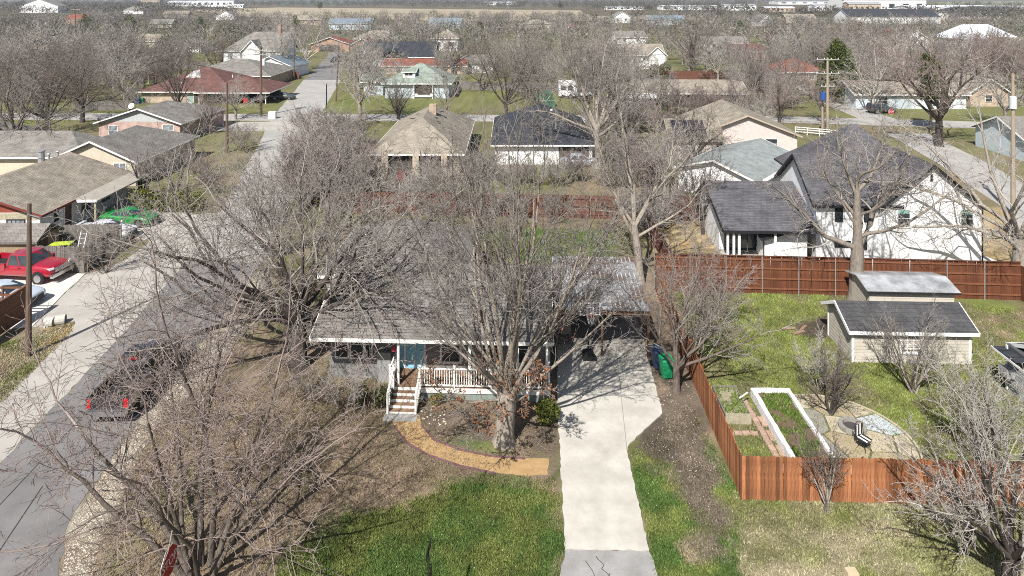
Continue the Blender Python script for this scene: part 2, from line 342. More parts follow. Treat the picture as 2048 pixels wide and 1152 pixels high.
# old tar seams on the street
mb = MB()
for a, b in (((-19.9, 21), (-20.4, 30)), ((-20.4, 30), (-21.2, 44)), ((-17.9, 21), (-19.2, 27))):
    mb.bar((a[0], a[1], .0105), (b[0], b[1], .0105), .05, .004)
tag(mb.build('tar_seams', M('tar', (.035,.034,.034))), 'dark tar seams along the asphalt street', 'tar seam', kind='structure')

# gravel verge + stones
def scatter(poly, n, seed):
    r = np.random.default_rng(seed); P = np.array(poly); lo, hi = P.min(0), P.max(0); out = np.zeros((0, 2))
    while len(out) < n:
        q = r.uniform(lo, hi, (n*2, 2)); out = np.vstack([out, q[inside(poly, q[:, 0], q[:, 1])]])
    return out[:n]
def tet_stuff(name, pts, size, seed, mat, label, cat, flat=.6):
    r = np.random.default_rng(seed); n = len(pts); s = r.uniform(.4, 1, n)[:, None]*size; a = r.uniform(0, 6.28, n)
    V = np.zeros((n, 4, 3)); 
    for k in range(3):
        V[:, k, 0] = pts[:, 0]+np.cos(a+k*2.094)*s[:, 0]*r.uniform(.6, 1, n); V[:, k, 1] = pts[:, 1]+np.sin(a+k*2.094)*s[:, 0]*r.uniform(.6, 1, n)
    V[:, 3, 0] = pts[:, 0]; V[:, 3, 1] = pts[:, 1]; V[:, 3, 2] = s[:, 0]*flat; V[:, :3, 2] = .013
    b = (np.arange(n)*4)[:, None]; Fc = np.concatenate([b+[0, 1, 3], b+[1, 2, 3], b+[2, 0, 3]])
    return tag(link(name, quick_mesh(name, V.reshape(-1, 3), [Fc]), mat), label, cat, kind='stuff')
_v = scatter(VERGE, 15000, 3); _v = _v + np.random.default_rng(2).normal(0, .16, _v.shape)*np.array((1, .6)); _v = _v[~inside(RE+LE[::-1], _v[:, 0]-.12, _v[:, 1])]
tet_stuff('verge_gravel', _v, .052, 4, M('gravel_stone', (.6,.56,.48),(.35,.29,.21),3,.9), 'loose pale stones along the street verge', 'gravel')
tet_stuff('bed_stones', scatter(PW((838,812),(880,812),(900,850),(850,850)), 40, 5), .11, 6, MATS['gravel_stone'], 'pale stones in the flower bed beside the steps', 'stones')
tet_stuff('lane_stones', scatter(PW((1335,720),(1372,750),(1440,960),(1380,960),(1300,900)), 300, 8), .05, 6, MATS['gravel_stone'], 'pale stones scattered on the bare dirt lane', 'stones')

tet_stuff('lawn_specks', np.concatenate([scatter(PW((560,1140),(830,1000),(1110,960),(1125,1140)), 260, 21), scatter(PW((1262,910),(1380,820),(1480,995),(2040,1020),(2040,1150),(1330,1150)), 420, 22), scatter(PW((1480,600),(1700,600),(1660,780),(1440,760)), 150, 23)]), .03, 24, M('pale_speck', (.6,.57,.42), (.45,.42,.2), 3, .9), 'small pale weeds and dry bits dotted over the lawns', 'weeds', 1.6)
# grass tufts (uncountable): three blades each
TUFT = [(PW((470,1240),(560,1100),(700,1030),(830,995),(960,950),(1110,955),(1130,1100),(1100,1240)), 29000, .09),
        (PW((1262,905),(1380,800),(1480,995),(2060,1015),(2060,1240),(1330,1240),(1302,1102)), 35000, .09),
        (PW((1400,740),(1480,580),(1700,590),(2048,620),(2048,900),(1480,985)), 38000, .11),
        (PW((150,1240),(330,800),(640,770),(800,840),(1000,960),(560,1110),(480,1240)), 22000, .08),
        (PW((870,455),(1230,458),(1215,525),(890,525)), 9000, .16),
        (PW((0,690),(150,642),(140,668),(0,810)), 9000, .10)]
Vs = []; Cs = []; r = np.random.default_rng(11)
for poly, n, hgt in TUFT:
    p = scatter(poly, n, n); c = ground_colour(p[:, 0], p[:, 1]); g = c[:, 1]/(c[:, 0]+1e-3)
    keep = r.uniform(0, 1, n) < np.clip((g-.55)*1.6, .16, 1); p = p[keep]; c = c[keep]; m = len(p)
    for k in range(3):
        a = r.uniform(0, 6.28, m); h = hgt*r.uniform(.35, 1.1, m); w = .022*r.uniform(.6, 1.4, m); lean = h*r.uniform(.2, .9, m); b = r.uniform(0, 6.28, m)
        q = p + r.normal(0, .045, (m, 2)); V = np.zeros((m, 3, 3))
        V[:, 0, :2] = q+np.stack([np.cos(a)*w, np.sin(a)*w], 1); V[:, 1, :2] = q-np.stack([np.cos(a)*w, np.sin(a)*w], 1)
        V[:, 2, :2] = q+np.stack([np.cos(b)*lean, np.sin(b)*lean], 1); V[:, 2, 2] = h
        Vs.append(V.reshape(-1, 3)); Cs.append(np.repeat(c*r.uniform(.75, 1.5, (m, 1)), 3, 0))
V = np.concatenate(Vs); C = np.concatenate(Cs); me = quick_mesh('grass', V, [np.arange(len(V)).reshape(-1, 3)]); set_cols(me, C)
BLADE = M('grass_blades', (1,1,1), (.8,.8,.7), 2, .8, attr=True, spec=.15)
tag(link('grass', me, BLADE), 'short patchy winter grass on the lawns', 'grass', kind='stuff')
# dry leaves under the trees
pts = scatter(PW((130,1240),(330,800),(640,770),(1112,800),(1112,900),(900,960),(560,1110),(480,1240)), 26000, 5); n = len(pts)
a = r.uniform(0, 6.28, n); s = r.uniform(.014, .042, n); V = np.zeros((n, 4, 3))
for k in range(4):
    V[:, k, 0] = pts[:, 0]+np.cos(a+k*1.571)*s*(1 if k % 2 else .55); V[:, k, 1] = pts[:, 1]+np.sin(a+k*1.571)*s*(1 if k % 2 else .55); V[:, k, 2] = .012+r.uniform(0, .03, n)
C = np.array((.235,.175,.12))*r.uniform(.35, 1.4, (n, 1))*(1+r.normal(0, .08, (n, 3))); me = quick_mesh('leaf_litter', V.reshape(-1, 3), [np.arange(n*4).reshape(-1, 4)]); set_cols(me, np.repeat(np.clip(C, .02, .9), 4, 0))
tag(link('leaf_litter', me, BLADE), 'dry brown leaves littering the front yard', 'leaves', kind='stuff')

# far fields
FIELD = M('bare_field', (.36,.30,.21),(.28,.235,.165),.01,.95,detail=7); FIELD2 = M('green_field', (.20,.215,.10),(.25,.23,.12),.008,.95); TEAL = M('winter_wheat_field', (.045,.14,.085),(.07,.16,.10),.01,.95)
def far_field(pix, z, mat, label): sheet('field', [G2(*p) for p in pix], z, mat, label, 4, 60, 3, t=.2)
far_field(((380,20),(560,15),(1160,21),(1180,33),(1140,40),(900,42),(480,33)), .12, FIELD, 'wide bare tan field beyond the town')
far_field(((1100,33),(1500,29),(2300,34),(2300,42),(1500,38),(1150,42)), .14, FIELD, 'brown ploughed strip beyond the town')
far_field(((1650,6),(2048,2),(2400,2),(2400,15),(2048,17),(1750,15)), .16, FIELD2, 'pale green pasture on the far slope')
far_field(((560,3),(760,2.5),(760,7.5),(560,9)), .18, TEAL, 'far strip of blue green winter wheat')
# ------------------------------------------------------------------ building helpers
def roof_parts(root, w, d, wh, rise, axis='x', ends='gg', oh=.4, rmat=None, fmat=None, gmat=None, t=.14, ox=0, oy=0, fascia=True, wallgable=True):
    """roof over the rectangle (ox..ox+w, oy..oy+d); ridge along axis; ends 'g' gable or 'h' hip at the ridge's start and end"""
    L, S = (w, d) if axis == 'x' else (d, w)
    sl = rise/(S/2); ze = wh-oh*sl; zr = wh+rise
    hip = min(S/2, L/2)
    def T(u, v, z): return (ox+u, oy+v, z) if axis == 'x' else (ox+v, oy+u, z)
    u0 = -oh if ends[0] == 'g' else hip; u1 = L+oh if ends[1] == 'g' else L-hip
    if ends == 'hh' and u1-u0 < .05: u0 = L/2-.03; u1 = L/2+.03
    E = [(-oh, -oh), (L+oh, -oh), (L+oh, S+oh), (-oh, S+oh)]
    top = [T(u, v, ze) for u, v in E] + [T(u0, S/2, zr), T(u1, S/2, zr)]
    fs = [(0, 1, 5, 4), (2, 3, 4, 5)]
    if ends[0] == 'h': fs.append((3, 0, 4))
    if ends[1] == 'h': fs.append((1, 2, 5))
    mb = MB(); n = 6
    vs = top + [(p[0], p[1], p[2]-t) for p in top]
    allf = list(fs) + [tuple(i+n for i in f[::-1]) for f in fs]
    allf += [(0, n, n+1, 1), (2, n+2, n+3, 3)]
    for a, b, m, e in ((3, 0, 4, ends[0]), (1, 2, 5, ends[1])):
        if e == 'h': allf.append((a, n+a, n+b, b))
        else: allf += [(a, n+a, n+m, m), (m, n+m, n+b, b)]
    if axis == 'y': allf = [f[::-1] for f in allf]
    mb.add(vs, allf); ro = mb.build('roof', rmat, root)
    if fascia:
        fm = MB(); k = .018
        def edge(p, q):
            fm.bar((p[0], p[1], p[2]-t*.55), (q[0], q[1], q[2]-t*.55), .045, t*1.25)
        edge(top[0], top[1]); edge(top[2], top[3])
        for a, b, m, e in ((3, 0, 4, ends[0]), (1, 2, 5, ends[1])):
            if e == 'h': edge(top[a], top[b])
            else: edge(top[a], top[m]); edge(top[m], top[b])
        fm.build('fascia', fmat or WHITE, root)
    if wallgable:
        for e, u in ((ends[0], 0.0), (ends[1], L)):
            if e == 'g':
                g = MB(); th = .1 if u == 0 else -.1
                P = [T(u, 0, wh-.003), T(u, S, wh-.003), T(u, S/2, zr-t-.01), T(u+th, 0, wh-.003), T(u+th, S, wh-.003), T(u+th, S/2, zr-t-.01)]
                g.add(P, [(0, 1, 2), (5, 4, 3), (0, 3, 4, 1), (1, 4, 5, 2), (2, 5, 3, 0)]); g.build('gable', gmat, root)
    return ro

def walls(root, w, d, h, mat, ox=0, oy=0, z0=0.0, name='wall'):
    return MB().box(ox, oy, z0, ox+w, oy+d, h).build(name, mat, root)

def window(root, face, u, z0, ww, wh, w, d, fm=None, pane=None, mull=(1, 1), ox=0, oy=0, fw=.07, name='window', proud=.05):
    """face F front (y=oy), B back, L left (x=ox), R right; u = offset along the face from its left seen from outside"""
    fm = fm or WHITE; pane = pane or GLASS
    o = empty(name, (0, 0, 0)); o.parent = root
    if face == 'F': o.location = (ox+u, oy, z0); a = 0
    elif face == 'L': o.location = (ox, oy+d-u, z0); a = -math.pi/2
    elif face == 'R': o.location = (ox+w, oy+u, z0); a = math.pi/2
    else: o.location = (ox+w-u, oy+d, z0); a = math.pi
    o.rotation_euler = (0, 0, a)
    MB().box(0, -.012, 0, ww, .01, wh).build('pane', pane, o)
    f = MB(); p = -proud
    f.box(-fw, p, -fw, 0, .02, wh+fw).box(ww, p, -fw, ww+fw, .02, wh+fw).box(0, p, wh, ww, .02, wh+fw).box(0, p-.03, -fw, ww, .02, 0)
    for k in range(1, mull[0]): xk = ww*k/mull[0]; f.box(xk-.02, p*.7, 0, xk+.02, .018, wh)
    for k in range(1, mull[1]): zk = wh*k/mull[1]; f.box(0, p*.6, zk-.02, ww, .016, zk+.02)
    f.build('frame', fm, o); return o

def door(root, face, u, z0, ww, hh, w, d, mat, fm=None, ox=0, oy=0, lite=None):
    o = window(root, face, u, z0, ww, hh, w, d, fm or WHITE, mat, (1, 1), ox, oy, .09, 'door')
    MB().tube([(ww*.88, -.02, hh*.47), (ww*.88, -.07, hh*.47), (ww*.80, -.07, hh*.47)], .018, 6).build('handle', BLACK, o)
    if lite: 
        g = MB(); x0, zz0, x1, zz1, nx_, nz_ = lite
        for a in range(nx_):
            for b in range(nz_):
                sx = (x1-x0)/nx_; sz = (zz1-zz0)/nz_
                g.box(x0+a*sx+.015, -.02, zz0+b*sz+.015, x0+(a+1)*sx-.015, -.0125, zz0+(b+1)*sz-.015)
        g.build('light', GLASS, o)
    return o

def house(name, label, loc, rot, w, d, wh, rise, axis='x', ends='gg', wall=None, roof=None, gmat=None, oh=.45, wins=(), group=None, fmat=None, cat='house', pane=None, wfm=None):
    root = empty(name, loc, rot, label, cat, group)
    walls(root, w, d, wh, wall); roof_parts(root, w, d, wh, rise, axis, ends, oh, roof, fmat, gmat or wall)
    for (face, u, z0, ww, hh, *m) in wins:
        window(root, face, u, z0, ww, hh, w, d, wfm, pane, m[0] if m else (1, 2))
    return root

R_GREY = shingle('grey_shingle', (.235,.22,.198), (.18,.168,.15), (.105,.098,.088))
R_TAN = shingle('tan_shingle', (.31,.275,.22), (.235,.205,.165), (.15,.13,.105))
R_DARK = shingle('charcoal_shingle', (.088,.086,.092), (.062,.061,.066), (.03,.03,.032))
R_BROWN = shingle('red_brown_shingle', (.17,.088,.075), (.125,.065,.055), (.07,.038,.034))
R_GREEN = shingle('sage_shingle', (.27,.315,.265), (.21,.25,.21), (.13,.15,.13))
R_BLUE = shingle('blue_grey_shingle', (.19,.235,.27), (.15,.185,.21), (.09,.11,.12))
R_BLACK = shingle('black_shingle', (.05,.055,.065), (.035,.038,.046), (.018,.018,.02))
R_RED = shingle('rust_shingle', (.26,.09,.06), (.19,.065,.045), (.1,.04,.03))
R_METAL = M('weathered_metal_roof', (.42,.44,.45), (.27,.285,.29), 1.6, .5, metal=.2)
W_CREAM = M('cream_siding', (.56,.51,.40), (.48,.43,.33), 2, .8)
W_WHITE = M('white_siding', (.80,.80,.79), (.72,.72,.71), 1.2, .7)
W_BLUE = M('pale_blue_siding', (.50,.57,.60), (.42,.49,.52), 1.5, .8)
W_GREYST = M('grey_stone_siding', (.25,.245,.235), (.15,.147,.14), 5, .9, .3, 12)
W_PINK = brickmat('pink_brick', (.52,.34,.28), (.44,.27,.22), (.5,.46,.42))
W_TANBR = brickmat('tan_brick', (.50,.37,.25), (.42,.30,.2), (.48,.44,.38))
W_ORANGE = brickmat('orange_brick', (.42,.21,.12), (.33,.16,.09), (.4,.36,.3))
W_BEIGE = M('beige_siding', (.52,.48,.41), (.44,.405,.345), 3, .8)
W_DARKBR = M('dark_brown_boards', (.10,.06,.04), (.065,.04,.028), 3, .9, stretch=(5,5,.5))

# ------------------------------------------------------------------ the house with the porch
HR = math.radians(-2.2)
hx, hy = -9.6, 34.75
hs = empty('porch_house', (hx, hy), HR, 'grey shingled house with white railed porch and blue door behind bare trees', 'house')
HW, HD, HWH = 11.6, 6.8, 3.0
# local frame: x along the facade, y into the house; the porch lies at y < 0
walls(hs, HW, HD, 3.2, W_GREYST)
mb = MB()       # main roof: long front slope over the porch, ridge parallel to the facade
zr = 4.75; ys0, ysr, ys1 = -1.75, 3.3, HD+.4; ze0 = 3.0; ze1 = 3.05; xo0, xo1 = -.45, HW+.1
P = [(xo0, ys0, ze0), (xo1, ys0, ze0), (xo1, ysr, zr), (xo0, ysr, zr), (xo0, ys1, ze1), (xo1, ys1, ze1)]
P += [(a, b, c-.16) for a, b, c in P]
mb.add(P, [(0,1,2,3),(3,2,5,4),(6,9,8,7),(9,10,11,8),(0,6,7,1),(4,5,11,10),(1,7,8,2),(2,8,11,5),(0,3,9,6),(3,4,10,9)]); mb.build('roof', shingle('weathered_shingle', (.215,.20,.182), (.16,.148,.135), (.09,.083,.076)), hs)
mb = MB(); mb.bar((xo0, ys0-.02, ze0-.1), (xo1, ys0-.02, ze0-.1), .05, .17)
mb.bar((xo0-.02, ys0, ze0-.1), (xo0-.02, ysr, zr-.1), .05, .17).bar((xo1+.02, ys0, ze0-.1), (xo1+.02, ysr, zr-.1), .05, .17); mb.build('fascia', OLDWHITE, hs)
for xg in (0.0, HW-.1):
    MB().add([(xg,0,3.197),(xg,HD,3.197),(xg,ysr,zr-.2),(xg+.1,0,3.197),(xg+.1,HD,3.197),(xg+.1,ysr,zr-.2)],[(0,2,1),(3,4,5),(0,1,4,3),(1,2,5,4),(2,0,3,5)]).build('gable', W_GREYST, hs)
for (vx, vy, vz, vh, vr) in ((5.9, 3.6, 4.6, .75, .14), (4.55, 3.9, 4.5, .5, .05), (6.6, 3.9, 4.5, .5, .05), (8.7, 4.6, 4.2, .5, .12)):
    MB().cyl(vx, vy, vz, vz+vh, vr, vr, 10).cyl(vx, vy, vz+vh+.001, vz+vh+.07, vr*1.5, vr*.9, 10).build('vent_pipe', M('dark_vent', (.05,.05,.05), rough=.6), hs)
# rear hip-roofed addition
aw, ad, ay = 8.6, 8.0, HD+.002
walls(hs, aw, ad, 2.7, W_GREYST, -2.4, ay, name='addition_wall')
roof_parts(hs, aw, ad, 2.8, 1.95, 'x', 'hh', .4, MATS['weathered_shingle'], OLDWHITE, ox=-2.4, oy=ay)
# porch
DECKZ = .60; pd = 1.72; px0, px1 = 3.55, 11.55
BOARD = M('deck_boards', (.24,.15,.095), (.16,.10,.065), 4, .8, .2, 20, rnd=.2, stretch=(6,.6,1))
bm_ = boxmesh('deck_board', 0, 0, 0, .136, pd, .035); n = int((px1-px0)/.145)
for k in range(n): link('deck_board', bm_, BOARD, hs, (px0+k*.145, -pd, DECKZ-.035))
MB().box(px0-.02, -pd-.03, DECKZ-.24, px1+.02, -pd-.002, DECKZ-.001).box(px0-.03, -pd, DECKZ-.24, px0-.003, -.01, DECKZ-.001).box(px1+.003, -pd, DECKZ-.24, px1+.03, -.01, DECKZ-.001).build('rim_board', OLDWHITE, hs)
MB().box(px0+.05, -pd+.03, 0, px1-.05, -pd+.07, DECKZ-.245).build('skirting', M('grey_green_boards', (.23,.27,.24), (.16,.19,.17), 4, .85, stretch=(6,6,.6)), hs)
RA = OLDWHITE; rh = .92; yf = -pd+.05
bal = boxmesh('baluster', -.019, -.019, 0, .019, .019, rh-.2); post = boxmesh('railing_post', -.048, -.048, 0, .048, .048, rh+.12); cap = boxmesh('post_cap', -.065, -.065, 0, .065, .065, .03)
steps_x0, steps_x1 = px0+.22, px0+1.52
segs = [(steps_x1, px0+3.25), (px0+3.25, px0+5.1), (px0+5.1, px0+6.6), (px0+6.6, px1-.05)]
def rail_seg(a, b, y0, y1, posts=True):
    Lr = math.hypot(b-a, y1-y0); n = max(2, round(Lr/.125)); 
    MB().bar((a, y0, DECKZ+rh), (b, y1, DECKZ+rh), .09, .04).build('handrail', RA, hs); MB().bar((a, y0, DECKZ+.1), (b, y1, DECKZ+.1), .04, .07).build('bottom_rail', RA, hs)
    for k in range(1, n): t = k/n; link('baluster', bal, RA, hs, (a+(b-a)*t, y0+(y1-y0)*t, DECKZ+.13))
for a, b in segs: rail_seg(a, b, yf, yf)
rail_seg(px0+.03, steps_x0, yf, yf); rail_seg(px0+.03, px0+.03, -.1, yf); rail_seg(px1-.05, px1-.05, yf, -.1)
for xk, yk in [(s[0], yf) for s in segs] + [(px1-.05, yf), (steps_x0, yf), (px0+.03, yf), (px0+.03, -.1), (px1-.05, -.1)]:
    p = link('railing_post', post, RA, hs, (xk, yk, DECKZ)); link('post_cap', cap, RA, p, (0, 0, rh+.12))
for xk in (px0+.42-.0, px0+4.0, px0+6.4, px1-.15):
    MB().box(xk-.06, -pd+.12, DECKZ, xk+.06, -pd+.24, 2.95).build('porch_column', OLDWHITE, hs)
# steps with railings
for k in range(4):
    zt = DECKZ-(k+1)*.135+.02; y1 = -pd-.04-k*.27
    MB().box(steps_x0, y1-.29, zt-.04, steps_x1, y1, zt).build('tread', BOARD, hs)
    MB().box(steps_x0+.02, y1-.02, zt, steps_x1-.02, y1-.002, zt+.115).build('riser', OLDWHITE, hs)
    MB().box(steps_x0, y1-.31, zt-.10, steps_x1, y1-.291, zt+.002).build('nosing', OLDWHITE, hs)
for xk in (steps_x0-.03, steps_x1+.03):
    MB().bar((xk, -pd-.05, DECKZ+.86), (xk, -pd-1.22, .98), .09, .04).build('stair_handrail', RA, hs)
    MB().box(xk-.045, -pd-1.25, 0, xk+.045, -pd-1.16, 1.02).build('stair_post', RA, hs)
    MB().bar((xk, -pd-.05, DECKZ-.12), (xk, -pd-1.2, .06), .05, .24).build('stringer', RA, hs)
    for k in range(1, 8):
        t = k/8; link('baluster', bal, RA, hs, (xk, -pd-.05-t*1.13, DECKZ+.13-t*.5))
MB().box(steps_x0-.15, -pd-1.75, 0, steps_x1+.15, -pd-1.22, .045).build('landing', M('mat_grey', (.30,.29,.27),(.22,.21,.2),6), hs)
# openings
BLUE = M('blue_door_paint', (.26,.50,.62), (.22,.44,.55), 2, .45)
door(hs, 'F', 4.05, DECKZ, .95, 2.05, HW, HD, BLUE, OLDWHITE, lite=(.18, 1.38, .77, 1.92, 3, 2))
MB().box(3.72, -.03, DECKZ, 3.95, .0, DECKZ+2.1).build('door_sidelight', BLUE, hs)
window(hs, 'F', .35, 1.1, .62, 1.35, HW, HD, OLDWHITE, GLASS, (1, 2)); window(hs, 'F', 1.15, 1.1, .62, 1.35, HW, HD, OLDWHITE, GLASS, (1, 2)); window(hs, 'F', 1.92, 1.1, .30, 1.35, HW, HD, OLDWHITE, GLASS, (1, 2))
for u in (5.95, 8.1, 9.6): window(hs, 'F', u, 1.0, .92, 1.4, HW, HD, OLDWHITE, GLASS, (1, 2), fw=.11)
MB().box(2.6, -.35, 0, 3.3, -.02, 1.55).build('porch_panel', M('grey_lattice', (.3,.3,.29), (.22,.22,.21), 14, .9), hs)
# red decoration by the door
wreath = tag(MB().lathe([(.03,0),(.13,.05),(.15,.18),(.05,.3)], 8).build('hanging_flower_basket', M('red_flowers', (.35,.02,.03),(.5,.1,.12),20)), 'red flower basket hanging beside the blue door', 'basket')
wreath.location = (-6.0, 33.55, 2.0)
mb = MB().tube([(0, .05, 0), (0, .05, 1.45)], .012, 5); mb.build('hook', BLACK, wreath, (0, 0, -1.41))

# carport with rusty sheet metal roof
ca = G(1110, 615, 2.75); cb = G(1299, 618.5, 2.75); crot = math.atan2(cb[1]-ca[1], cb[0]-ca[0]); CW = math.dist(ca[:2], cb[:2]); CD = 6.6
cp = empty('carport', ca[:2], crot, 'open carport with patchy rusted sheet metal roof beside the house', 'carport')
RUSTY = bpy.data.materials.new('rusty_sheet_metal'); RUSTY.use_nodes = True; nt = RUSTY.node_tree; N = nt.nodes; L = nt.links
tc = N.new('ShaderNodeTexCoord'); geo = N.new('ShaderNodeNewGeometry'); nz = N.new('ShaderNodeTexNoise'); nz.inputs['Scale'].default_value = .55; nz.inputs['Detail'].default_value = 7; L.new(geo.outputs['Position'], nz.inputs['Vector'])
rp = N.new('ShaderNodeValToRGB'); rp.color_ramp.elements[0].position = .30; rp.color_ramp.elements[0].color = (.40,.405,.41,1); rp.color_ramp.elements[1].position = .62; rp.color_ramp.elements[1].color = (.14,.085,.065,1)
e = rp.color_ramp.elements.new(.47); e.color = (.23,.225,.22,1); e = rp.color_ramp.elements.new(.53); e.color = (.15,.13,.12,1)
L.new(nz.outputs[0], rp.inputs[0]); L.new(rp.outputs[0], N['Principled BSDF'].inputs['Base Color']); N['Principled BSDF'].inputs['Roughness'].default_value = .55; N['Principled BSDF'].inputs['Metallic'].default_value = .15
n = 20; pw = CW/n
pm = MB(); pm.box(.02, -.25, -.012, pw-.02, CD, 0); pmesh = pm.mesh('roof_panel'); ribm = boxmesh('rib', -.025, -.26, -.005, .025, CD, .04)
slope = math.atan2(.25, CD)
RIB = M('bare_metal_rib', (.5,.5,.5), (.2,.17,.15), 1.4, .5, metal=.1, lo=.45, hi=.6)
for k in range(n):
    p_ = link('roof_panel', pmesh, RUSTY, cp, (k*pw, 0, 2.78+RNG.uniform(-.008, .008)), (slope+RNG.uniform(-.003, .003), 0, 0)); link('rib', ribm, RIB, p_)
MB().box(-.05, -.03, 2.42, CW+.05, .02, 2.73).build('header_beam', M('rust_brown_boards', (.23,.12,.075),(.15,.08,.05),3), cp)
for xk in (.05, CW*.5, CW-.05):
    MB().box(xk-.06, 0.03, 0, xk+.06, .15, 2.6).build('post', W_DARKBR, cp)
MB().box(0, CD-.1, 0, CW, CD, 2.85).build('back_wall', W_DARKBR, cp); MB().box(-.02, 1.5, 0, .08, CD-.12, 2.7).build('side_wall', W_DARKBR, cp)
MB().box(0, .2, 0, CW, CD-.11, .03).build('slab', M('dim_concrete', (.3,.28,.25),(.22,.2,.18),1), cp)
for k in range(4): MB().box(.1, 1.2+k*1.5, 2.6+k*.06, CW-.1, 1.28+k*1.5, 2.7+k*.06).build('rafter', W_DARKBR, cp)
for k, (bx_, by_, sz, hh) in enumerate(((1.0, 4.9, .9, .8), (2.3, 5.2, .7, 1.1), (3.6, 5.0, 1.1, .7), (.5, 2.6, .6, .9))):
    o = empty('storage_box', (ca[0]+bx_, ca[1]+by_-.2), crot, ['tan carton at the back of the carport, widest of the row','grey carton at the back of the carport, tallest of the row','low brown carton at the back of the carport','pale carton against the carport side wall'][k], 'box', 'boxes stored in the carport')
    m_ = M('carton_%d' % k, [(.32,.22,.12),(.2,.2,.2),(.22,.13,.07),(.36,.31,.24)][k], rough=.9)
    MB().box(0, 0, .035, sz, .6, hh).build('carton', m_, o); MB().box(-.01, -.01, hh+.002, sz+.01, .61, hh+.03).build('lid', m_, o)

# basketball hoop
hp = G2(1180, 722); hoop = empty('basketball_hoop', hp, .05, 'portable basketball hoop with white lined backboard in front of the carport', 'basketball hoop')
MB().add([(-.4,-.1,0.06),(.4,-.1,.06),(.32,1.0,.06),(-.32,1.0,.06),(-.35,-.02,.26),(.35,-.02,.26),(.2,.92,.2),(-.2,.92,.2)],[(0,3,2,1),(4,5,6,7),(0,1,5,4),(1,2,6,5),(2,3,7,6),(3,0,4,7)]).build('base', RUBBER, hoop)
MB().tube([(0,.55,.2),(0,.45,2.0),(0,.15,2.55),(0,.02,2.75)], .05, 8).build('pole', BLACK, hoop)
MB().box(-.55,-.02,2.55,.55,.015,3.2).build('backboard', M('smoked_acrylic', (.035,.045,.075), rough=.12), hoop)
mb = MB()
for a in ((-.57,2.53,.57,2.58),(-.57,3.17,.57,3.22),(-.57,2.58,-.52,3.17),(.52,2.58,.57,3.17),(-.2,2.62,-.15,3.0),(.15,2.62,.2,3.0),(-.15,2.62,.15,2.66),(-.15,2.96,.15,3.0)): mb.box(a[0],-.035,a[1],a[2],-.021,a[3])
mb.build('board_lines', WHITE, hoop)
MB().tube([(.23*math.cos(t*math.pi/8), -.28+.23*math.sin(t*math.pi/8), 2.6) for t in range(17)], .012, 5, False).bar((0,-.06,2.6),(0,-.02,2.6),.2,.03).build('rim', M('rim_red', (.5,.05,.03), rough=.4), hoop)
mb = MB()
for t in range(10):
    a = t*.628; mb.tube([(.23*math.cos(a), -.28+.23*math.sin(a), 2.59), (.13*math.cos(a+.5), -.28+.13*math.sin(a+.5), 2.2)], .006, 4); mb.tube([(.23*math.cos(a), -.28+.23*math.sin(a), 2.59), (.13*math.cos(a-.5), -.28+.13*math.sin(a-.5), 2.2)], .006, 4)
mb.build('net', WHITE, hoop)

# wheeled bins
def bin_(loc, rz, col, label, lidcol=None):
    o = empty('wheeled_bin', loc, rz, label, 'bin', 'wheeled bins'); m = M('bin_%.2f_%.2f' % (col[0], col[2]), col, rough=.45)
    MB().add([(-.24,-.26,.08),(.24,-.26,.08),(.24,.22,.08),(-.24,.22,.08),(-.3,-.36,.98),(.3,-.36,.98),(.3,.32,.98),(-.3,.32,.98)],[(0,3,2,1),(4,5,6,7),(0,1,5,4),(1,2,6,5),(2,3,7,6),(3,0,4,7)]).build('body', m, o)
    MB().add([(-.32,-.4,.985),(.32,-.4,.985),(.32,.36,.985),(-.32,.36,.985),(-.3,-.36,1.05),(.3,-.36,1.05),(.28,.3,1.09),(-.28,.3,1.09)],[(0,3,2,1),(4,5,6,7),(0,1,5,4),(1,2,6,5),(2,3,7,6),(3,0,4,7)]).build('lid', m, o)
    MB().tube([(-.22,.38,.93),(.22,.38,.93)], .02, 6).build('handle', m, o)
    for sx in (-.27, .27): MB().lathe([(.02,-.03),(.13,-.025),(.13,.025),(.02,.03)], 12).build('wheel', RUBBER, o, (sx, .24, .13), (0, math.pi/2, 0))
    return o
bin_(G2(1332, 754), .1, (.012,.22,.09), 'green wheeled bin standing by the cedar side fence')
bin_((G2(1318, 742)[0], G2(1318, 738)[1]+.15), .2, (.03,.05,.10), 'dark blue wheeled bin half behind the green bin')

# ------------------------------------------------------------------ neighbour's sheds
def lap_siding(root, face, w, d, h, mat, ox, oy, e=.18, top=None, skip=None):
    n = int(h/e)
    for k in range(n):
        z0 = k*e; z1 = min(h, z0+e+.012)
        if face == 'F': vs = [(ox,oy-.022,z0),(ox+w,oy-.022,z0),(ox+w,oy-.006,z1),(ox,oy-.006,z1),(ox,oy-.001,z0),(ox+w,oy-.001,z0),(ox+w,oy-.001,z1),(ox,oy-.001,z1)]
        else: vs = [(ox-.022,oy+d,z0),(ox-.022,oy,z0),(ox-.006,oy,z1),(ox-.006,oy+d,z1),(ox-.001,oy+d,z0),(ox-.001,oy,z0),(ox-.001,oy,z1),(ox-.001,oy+d,z1)]
        MB().add(vs, [(0,1,2,3),(3,2,6,7),(4,0,3,7),(1,5,6,2),(0,4,5,1)]).build('siding_board', mat, root)
s1 = empty('garden_shed', (18.66, 36.2), math.radians(-1.9), 'beige lap sided shed with black roof and white window in the grassy yard', 'shed')
SW, SD, SH = 6.35, 2.95, 1.95
LAP = M('beige_lap_boards', (.50,.465,.395), (.43,.395,.33), 3, .8, rnd=.05)
walls(s1, SW, SD, SH, W_BEIGE); roof_parts(s1, SW, SD, SH+.02, .74, 'x', 'gg', .3, shingle('felt_roof', (.075,.074,.076), (.06,.06,.062), (.035,.035,.037), .3), WHITE, W_BEIGE)
